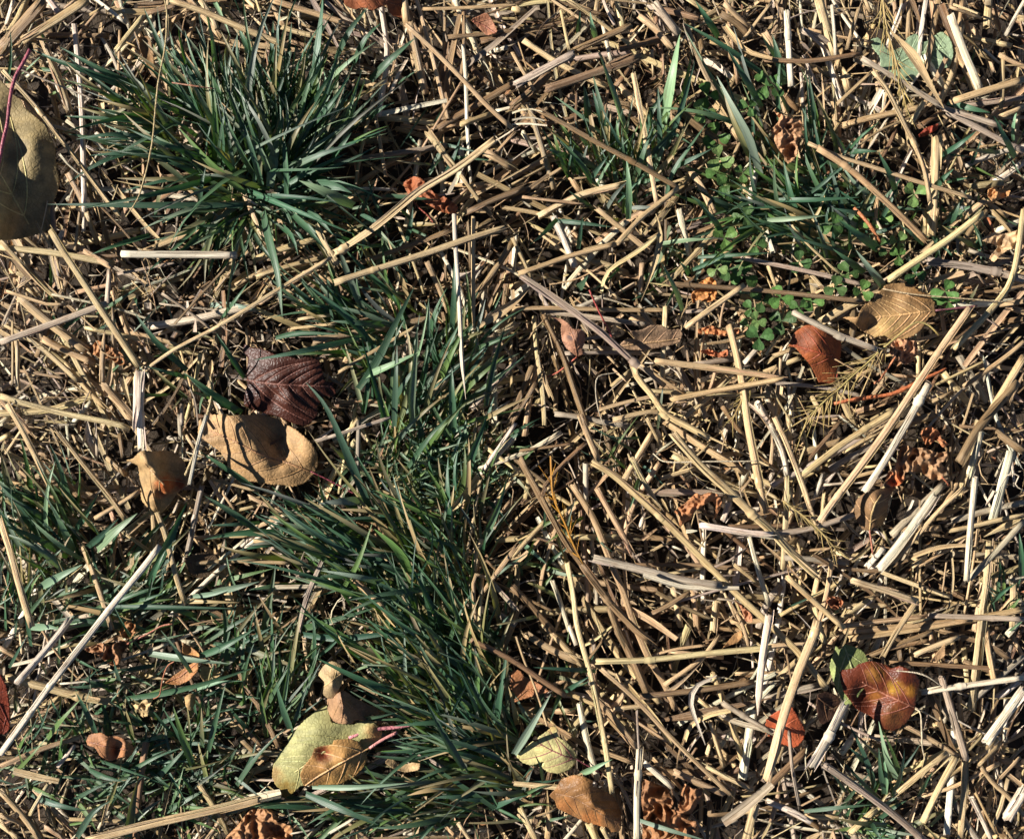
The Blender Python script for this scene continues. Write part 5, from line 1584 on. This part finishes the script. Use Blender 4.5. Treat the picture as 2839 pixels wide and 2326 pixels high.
# ------------------------------------------------------------------ seed heads, twigs and thin stems
SEEDS = [
 ("31", "pale yellow feathery seed head hanging over the broad brown leaf", "1400,1010 1330,930 1220,890 1080,1010 920,1140 820,1240 700,1340 600,1440 480,1540 330,1690", 34, 24, 110, .55, (.60, .45, .17), .35, 26),
 ("30", "pale yellow feathery seed head hanging from the top edge at the right", "945,-30 970,200 1030,400 1070,560 1105,720 1130,850", 26, 22, 110, .3, (.60, .45, .17), 0, 27),
 ("22", "thin bright orange seed head lying along brown straws, centre right", "310,330 320,640 370,760 430,880 470,1000 570,1200", 12, 14, 110, -.35, (.62, .30, .03), .15, 26),
 ("32", "small yellow seed head frayed over the straw, right of centre", "150,690 300,800 450,930 600,1110", 22, 14, 110, .6, (.56, .41, .16), 0, 25),
 ("21", "fine yellow seed head tucked under straws, right of centre", "1980,1290 1900,1420 1830,1560 1760,1700", 16, 12, 120, .5, (.56, .42, .15), 0, 17),
]
def build_seeds():
    for fr, label, pts, n, ln, _x, sp, col, start, zmm in SEEDS:
        q = [(x, y) for x, y, _ in parse_pts(fr, pts)]
        z = zmm / 1000
        m = np.array(q).mean(0)
        loc = (*at(m, z), 0.0)
        root = empty("seed_head", loc)
        tag(root, label, "seed head", "dry grass seed heads")
        P = smooth_path([(at(p, z)[0] - loc[0], at(p, z)[1] - loc[1], z) for p in q])
        P, t = resample(P, .002)
        mb = MB()
        tube(mb, P, .0006, vary(col, .05), flat=1, sides=6, hollow=False, taper=(1, .4), step=.004)
        mb.build("stem", M_STRAW, root)
        for k in range(n):
            f = start + (1 - start) * (k + .5) / n
            i = min(len(P) - 2, int(f * (len(P) - 1)))
            tg = _unit(P[min(i + 3, len(P) - 1)] - P[i])
            sg = 1 if k % 2 else -1
            a = sg * random.uniform(.18, abs(sp) + .2)
            if sp < 0: tg = -tg
            d = np.array((tg[0] * math.cos(a) - tg[1] * math.sin(a), tg[0] * math.sin(a) + tg[1] * math.cos(a), random.uniform(-.25, .2)))
            L = ln / 1000 * random.uniform(.6, 1.15)
            sb = MB()
            b = P[i] + d * L * .55
            tube(sb, [P[i], P[i] + d * L * .3, b], .00062, vary(col, .12), flat=.7, sides=5, hollow=False, taper=(.4, .35), step=.002)
            tube(sb, [b - d * L * .1, b + d * L * .3 + np.array((0, 0, .001))], .0003, vary(col, .12), flat=1, sides=4, hollow=False, taper=(1, .3), step=.004)
            if random.random() < .6:
                d2 = d + np.array((-d[1], d[0], 0)) * random.uniform(-.4, .4)
                tube(sb, [P[i], P[i] + d2 * L * .7], .0003, vary(col, .12), flat=1, sides=4, hollow=False, taper=(1, .3), step=.004)
            sb.build("spikelet", M_STRAW, root)

TWIGS = [
 ("twig", "twig", "rusty orange twig lying between straws below the broad brown leaf", "31", "560,1560 700,1530 870,1505 1000,1490 1090,1460 1280,1360 1400,1310 1460,1275", 30, (.45, .14, .055), 15),
 ("twig", "twig", "short rusty twig poking through the clover at the upper right", "31", "720,-10 790,60 850,130 890,200 935,265", 26, (.45, .17, .07), 20),
 ("twig", "twig", "tiny rust stalk standing beside the peach leaf", "31", "1795,70 1820,120 1840,185", 26, (.40, .13, .05), 19),
 ("dry_wisp", "stem", "thin knobbly golden stem curving down over the big grass tuft", "00", "1310,-40 1345,100 1330,380 1275,620 1250,850 1225,1150 1170,1400 1110,1600 1010,1740", 13, (.40, .30, .14), 58),
 ("dry_wisp", "stem", "thin reddish stem lying level across the big grass tuft", "00", "1380,665 1550,690 1730,715", 13, (.30, .14, .08), 44),
 ("dry_wisp", "stem", "hair thin pale stem crossing the broad brown leaf", "31", "950,640 1180,685 1500,710 1800,735 2000,750", 13, (.45, .34, .2), 24),
 ("dry_wisp", "stem", "thin white stem bent sharply, right of centre", "22", "1130,310 1210,385 1500,375 1980,372", 11, (.6, .5, .34), 29),
 ("dry_wisp", "stem", "thin pale looping stem beside the mottled red leaf", "33", "1060,385 1230,400 1330,440 1420,510", 13, (.5, .42, .3), 26),
 ("dry_wisp", "stem", "thin pale stem dropping below the mottled red leaf", "33", "1210,690 1255,710 1262,850 1265,1000 1290,1100", 13, (.55, .45, .3), 20),
 ("dry_wisp", "stem", "thin wiry stem with a hooked end, right of centre below the puckered leaf", "21", "850,1310 700,1330 670,1370 670,1500 700,1650 740,1740", 12, (.5, .42, .3), 24),
 ("dry_wisp", "stem", "thin curled pale stem, right of the curled dark brown leaf", "32", "2083,610 2000,560 2060,480 1950,470 1900,560 1850,640", 12, (.6, .5, .36), 24),
 ("dry_wisp", "stem", "thin stem leaning over the tan leaf with the red stalk", "R1", "-60,1500 30,1300 120,1040 200,780 230,600 205,470", 34, (.42, .32, .16), 24),
]
def build_twigs():
    for name, cat, label, fr, pts, w, col, zmm in TWIGS:
        q = [(x, y) for x, y, _ in parse_pts(fr, pts)]
        z = zmm / 1000
        loc = (*at(np.array(q).mean(0), z), 0.0)
        m = len(q)
        P = [(at(p, zz)[0] - loc[0], at(p, zz)[1] - loc[1], zz) for p, zz in ((p, z * (.82 + .18 * math.sin(math.pi * (k + .5) / m))) for k, p in enumerate(q))]
        mb = MB()
        tube(mb, smooth_path(P), w * FR[fr][2] * MPP * .5, col, flat=.95, sides=7, hollow=False, taper=(.8, .6), wob=.16, step=.0025)
        o = mb.build(name, M_STEM)
        o.location = loc
        tag(o, label, cat)
# ------------------------------------------------------------------ ground
def build_ground():
    n = 170
    mb = MB()
    V, F = [], []
    def axis(k):                                  # fine under the picture, coarse far out
        u = 2 * k / n - 1
        return .45 * u + 7.5 * u ** 9
    for j in range(n + 1):
        for i in range(n + 1):
            x, y = axis(i), axis(j)
            h = .004 * noise.noise(Vector((x * 14, y * 14, 0))) + .0025 * noise.noise(Vector((x * 55, y * 55, 3)))
            V.append((x, y, h - .034))
    for j in range(n):
        for i in range(n):
            a = j * (n + 1) + i
            F.append((a, a + 1, a + n + 2, a + n + 1))
    mb.add(V, F, (.05, .035, .02), [(v[0], v[1], 0) for v in V])
    o = mb.build("ground", M_SOIL, None, (0, 0, 0))
    tag(o, "dark bare soil under the straw", "ground", None, "structure")

# ------------------------------------------------------------------ labels that single things out
DIRS = ["right of", "above and right of", "above", "above and left of", "left of", "below and left of", "below", "below and right of"]
def where(p, land):
    """phrases from the nearest landmark outwards"""
    out = []
    for c, short in sorted(land, key=lambda t: (t[0][0] - p[0]) ** 2 + (t[0][1] - p[1]) ** 2):
        dx, dy = p[0] - c[0], c[1] - p[1]
        d = math.hypot(dx, dy)
        out.append(f"across the {short}" if d < 40 else f"{DIRS[int(round(math.atan2(dy, dx) / (math.pi / 4))) % 8]} the {short}")
    return out

# ------------------------------------------------------------------ straw
def straw_mesh(mb, P, w, col, op, hero, seedc=None):
    if 'f' in op:
        tp = (.15, .1) if 'p' in op else (.8, .1) if 'q' in op else (.9, .75)
        ribbon(mb, P, w, col, fold=random.uniform(.25, .6), taper=tp, twist=random.uniform(-.6, .6), step=.006, wpow=1.0, roll=random.uniform(-.2, .2) if hero else None)
    else:
        tp = (.12, .12) if 'p' in op else (1, .12) if 'q' in op else (1, 1)
        tube(mb, P, w * .5, col, flat=random.uniform(.5, .85) if 'r' not in op else random.uniform(.38, .6), sides=10 if hero else 6, hollow=tp[1] == 1,
             rag=.0016 if 'r' in op else .0007, taper=tp, wob=.05 if hero else .06, step=.006)
        if hero or ('r' in op and random.random() < .5):          # splinters and frayed strips along the stalk
            Pr, t = resample(P, .004)
            for _ in range(random.choice((1, 2, 3)) if 'r' not in op else random.choice((3, 4, 5))):
                n = len(Pr); m = max(3, int(n * random.uniform(.2, .7)))
                i0 = random.choice((0, n - m, random.randrange(0, max(1, n - m + 1))))
                seg = Pr[i0:i0 + m].copy()
                if len(seg) < 2: continue
                tg = _unit(seg[-1] - seg[0]); sd = _unit(np.cross(tg, (0, 0, 1.0)))
                if i0 == 0: seg[0] -= tg * random.uniform(0, .004)
                if i0 + m >= n: seg[-1] += tg * random.uniform(0, .004)
                f = np.linspace(0, 1, len(seg))[:, None]
                seg = seg + sd * (w * random.uniform(-.5, .5) + f * w * random.uniform(-.25, .25)) + np.array((0, 0, 1)) * (w * random.uniform(.22, .42))
                ribbon(mb, seg, w * random.uniform(.16, .38), vary(col, .3, .08), fold=random.uniform(.1, .6), taper=(.3, .2), twist=random.uniform(-.5, .5), step=.006, wpow=1)

def build_straw(land):
    rows = []
    for ln in STRAWS.strip().splitlines():
        fr, ck, w, lv, *pts = ln.split()
        lv, _, op = lv.partition('/')
        pp = parse_pts(fr, ' '.join(pts))
        w = float(w)
        d = np.linalg.norm(np.diff(np.array([(a, b) for a, b, _ in pp]), axis=0), axis=1).sum()
        rows.append([ck, w * TS, LEVEL[lv], op, pp, d])
    order = sorted(range(len(rows)), key=lambda i: -rows[i][1] * min(rows[i][5], 700))
    solo = set(order[:300])
    rest = MB()
    used = set()
    seen_ang = []
    for i, (ck, w, z, op, pp, d) in enumerate(rows):
        n = len(pp)
        z = z + random.uniform(-.0025, .0025)
        tilt = random.uniform(-.0035, .0035) if d > 120 else random.uniform(-.005, .005)
        zs = [max(-.006, z + tilt * (2 * k / (n - 1) - 1)) for k in range(n)]
        P = np.array([(*at((a, b), q), q) for (a, b, _), q in zip(pp, zs)])
        if n == 2 and d > 130:                       # nothing dry is quite straight
            sdv = _unit(np.cross(P[1] - P[0], (0, 0, 1.0))); Ld = np.linalg.norm(P[1] - P[0])
            f1, f2 = random.uniform(.25, .45), random.uniform(.55, .8)
            P = np.array([P[0], P[0] + (P[1] - P[0]) * f1 + sdv * random.gauss(0, .012) * Ld, P[0] + (P[1] - P[0]) * f2 + sdv * random.gauss(0, .012) * Ld, P[1]])
        Ps = smooth_path(P, 2)
        col = vary(SC[ck], .12, .05)
        wm = w * MPP * .86
        a0, a1 = np.array(pp[0][:2]), np.array(pp[-1][:2])
        mid = np.array(pp[n // 2][:2]) if n > 2 else (a0 + a1) / 2
        for k in range(n - 1):
            q0, q1 = np.array(pp[k][:2]), np.array(pp[k + 1][:2])
            seen_ang.append(((q0 + q1) / 2, math.atan2(-(q1 - q0)[1], (q1 - q0)[0]), ck))
        if i not in solo:
            straw_mesh(rest, Ps, wm, col, op, False)
            continue
        o3 = (*at(mid, z), 0.0)
        mb = MB()
        straw_mesh(mb, Ps, wm, col, op, True)
        o = mb.build("straw", M_STRAW, None, o3)
        for k, (a, b, nd) in enumerate(pp if len(P) == n else ()):
            if not nd or 'f' in op: continue
            t0 = P[max(0, k - 1)]; t1 = P[min(n - 1, k + 1)]
            tg = _unit(t1 - t0)
            jb = MB()
            c = np.array(P[k]) - np.array(o3)
            prof = ((-.0032, .50), (-.0014, .535), (-.0005, .60), (.0005, .60), (.0014, .535), (.0032, .50))
            sd = _unit(np.cross(tg, (0, 0, 1))); up = np.cross(sd, tg)
            V, F = [], []
            for u, r in prof:
                for s in range(10):
                    th = 2 * math.pi * s / 10
                    V.append(tuple(c + tg * u + sd * math.cos(th) * r * wm * 1.02 + up * math.sin(th) * r * wm * .84))
            for u in range(len(prof) - 1):
                for s in range(10):
                    s2 = (s + 1) % 10
                    F.append((u * 10 + s, u * 10 + s2, u * 10 + 10 + s2, u * 10 + 10 + s))
            jb.add(V, F, tuple(x * .8 for x in col), [(u[0], 0, 7) for u in V])
            jb.build("joint", M_STRAW, o)
        # words
        ang = math.degrees(math.atan2(-(a1 - a0)[1], (a1 - a0)[0])) % 180
        slant = "level" if ang < 12 or ang > 168 else "rising to the right" if ang < 62 else "upright" if ang < 106 else "sloping down to the right"
        size = ("long " if d > 330 else "short " if d < 120 else "") + ("thick " if w > 25 else "thin " if w < 13 else "")
        kind = "leaf ribbon" if 'f' in op else "straw"
        lab = None
        ph = where(mid, land)
        for cand in [f"{size}{SWORD[ck]} {kind} {slant} {ph[0]}", f"{size}{SWORD[ck]} {kind} {slant}, {ph[0]} and {ph[1]}"] + \
                    [f"{size}{SWORD[ck]} {kind} {slant}, {p}" for p in ph[1:8]]:
            if cand not in used and len(cand.replace(',', '').split()) <= 16:
                lab = cand; break
        lab = lab or f"{size}{SWORD[ck]} {kind} {slant}"
        used.add(lab)
        tag(o, lab, "straw", "dry straws spread over the ground")
    return rest, seen_ang

# grass areas: (display x, y, rx, ry) where little straw lies on top
GREEN = [(520, 300, 230, 190), (1290, 330, 100, 100), (1690, 450, 170, 90), (850, 760, 150, 130), (900, 970, 170, 100), (800, 1180, 220, 120), (950, 1400, 180, 180),
         (1000, 1580, 170, 130), (130, 1150, 160, 130), (260, 1260, 180, 90), (560, 1440, 110, 110), (260, 1570, 320, 170), (850, 1680, 320, 70)]
def greenness(x, y):
    return max(max(0, 1 - math.hypot((x / 1.3398 - a) / r, (y / 1.3398 - b) / s) ** 2) for a, b, r, s in GREEN)

def build_fill(rest, seen):
    C = np.array([s[0] for s in seen]); A = [s[1] for s in seen]; K = [s[2] for s in seen]
    def pick(x, y):
        d = ((C - (x, y)) ** 2).sum(1)
        idx = np.argpartition(d, 7)[:7]
        j = int(random.choice(idx))
        return A[j], K[j]
    def spot():
        while True:
            x, y = random.uniform(-620, 3460), random.uniform(-500, 2830)
            inside = -60 < x < 2900 and -60 < y < 2390
            if not inside and random.random() < .35: continue
            return x, y
    # middle layers of straw under the traced ones: stalks first, thin strips after
    for i in range(5900):
        stalk = i < 3100
        x, y = spot()
        g = greenness(x, y)
        if random.random() < g * (.7 if stalk else .55): continue
        ang, ck = pick(x, y)
        ang = random.gauss(ang, .38) if random.random() < .68 else random.uniform(0, math.pi)
        if stalk:
            L = random.choice((.02, .03, .042, .055, .075)) * random.uniform(.7, 1.3)
            w = random.choice((.0016, .002, .0025, .003, .0036, .0042)) * random.uniform(.8, 1.1)
        else:
            L = random.choice((.012, .02, .03, .045)) * random.uniform(.7, 1.4)
            w = random.choice((.0007, .001, .0013, .0017)) * random.uniform(.8, 1.15)
        if random.random() < .5: ck = random.choice('wyttbytbg')
        z = -.024 + .033 * random.random() ** .8 - .004 * g
        t = random.gauss(0, .13)
        d = np.array((math.cos(ang), math.sin(ang), t)); side = np.array((-d[1], d[0], 0))
        X, Y = at((x, y), z)
        c = np.array((X, Y, z))
        bow = random.gauss(0, .035) * L
        P = np.array([c - d * L / 2, c - d * L * .1 + side * bow, c + d * L * .2 + side * bow * .6, c + d * L / 2])
        P[:, 2] = np.clip(P[:, 2], -.031, .011)
        r = random.random()
        op = 'f' if r < .25 else 'fp' if r < .32 else 'r' if r < .58 else ''
        straw_mesh(rest, smooth_path(P, 1), w, vary(SC[ck], .3, .07), op, False)
    o = rest.build("straw_litter", M_STRAW, None, (0, 0, 0))
    tag(o, "thick layer of broken dry straw lying under the larger stalks", "straw", None, "stuff")
    # thin hay, wisps and chaff
    hb = MB()
    for _ in range(9500):
        x, y = spot()
        g = greenness(x, y)
        if random.random() < g * .55: continue
        dx, dy = x / 1.3398, y / 1.3398
        hay = math.exp(-((dx - 230) / 260) ** 2 - ((dy - 640) / 220) ** 2)
        kind = random.random()
        ang, ck = pick(x, y)
        ang = random.gauss(ang, .8)
        ck = random.choice('wytytgb') if random.random() < .6 else ck
        z = (random.uniform(-.031, -.02) if random.random() < .45 else random.uniform(-.016, .009)) + .012 * hay * random.random()
        X, Y = at((x, y), z)
        if kind < .48 or random.random() < hay * .6:
            L = random.uniform(.008, .034); r = random.uniform(.00016, .00048)
            d = np.array((math.cos(ang), math.sin(ang), random.gauss(0, .12))); s = np.array((-d[1], d[0], 0))
            c = np.array((X, Y, z)); b = random.gauss(0, .13) * L
            P = [c - d * L / 2, c - d * L * .15 + s * b, c + d * L * .2 + s * b * .8, c + d * L / 2 - s * b * .4]
            P = np.array(P); P[:, 2] = np.maximum(P[:, 2], -.031)
            tube(hb, P, r, vary(SC[ck], .2, .06), flat=.9, sides=4, hollow=False, taper=(.8, .5), step=.007)
        elif kind < .82:
            L = random.uniform(.003, .013); w = random.uniform(.0007, .0026)
            d = np.array((math.cos(ang), math.sin(ang), random.gauss(0, .25)))
            c = np.array((X, Y, z))
            P = np.array([c - d * L / 2, c, c + d * L / 2]); P[:, 2] = np.maximum(P[:, 2], -.031)
            ribbon(hb, P, w, vary(SC[ck], .2, .07), fold=random.uniform(0, .7), taper=(random.uniform(.2, 1), random.uniform(.1, .9)), twist=random.uniform(-1.5, 1.5), step=.004, wpow=1)
        else:
            L = random.uniform(.003, .008); w = random.uniform(.0012, .003)
            d = np.array((math.cos(ang), math.sin(ang), random.gauss(0, .3)))
            c = np.array((X, Y, z))
            col = vary(random.choice([(.45, .33, .17), (.30, .17, .085), (.40, .19, .09), (.22, .15, .08), (.55, .42, .24)]), .2, .08)
            P = np.array([c - d * L / 2, c, c + d * L / 2]); P[:, 2] = np.maximum(P[:, 2], -.031)
            ribbon(hb, P, w, col, fold=random.uniform(.2, .9), taper=(.15, .1), twist=random.uniform(-1, 1), step=.002, wpow=.8)
    o = hb.build("chaff", M_STRAW, None, (0, 0, 0))
    tag(o, "fine hay wisps and chaff crumbs between the straws", "chaff", None, "stuff")

# ------------------------------------------------------------------ build everything
build_ground()
for i, row in enumerate(LEAVES):
    build_leaf(row, i)
build_grass()
LAND = LEAF_LAND + TUFT_LAND
used_c = set()
for root, q in build_clover():
    ph = where(q, LAND)
    lab = next((f"small green clover sprig {p}" for p in ph[:6] if p not in used_c), f"small green clover sprig, {ph[0]}")
    used_c.add(lab.replace("small green clover sprig ", ""))
    tag(root, lab, "clover", "clover sprigs in the grass")
build_seeds()
build_twigs()
rest, seen = build_straw(LAND)
build_fill(rest, seen)
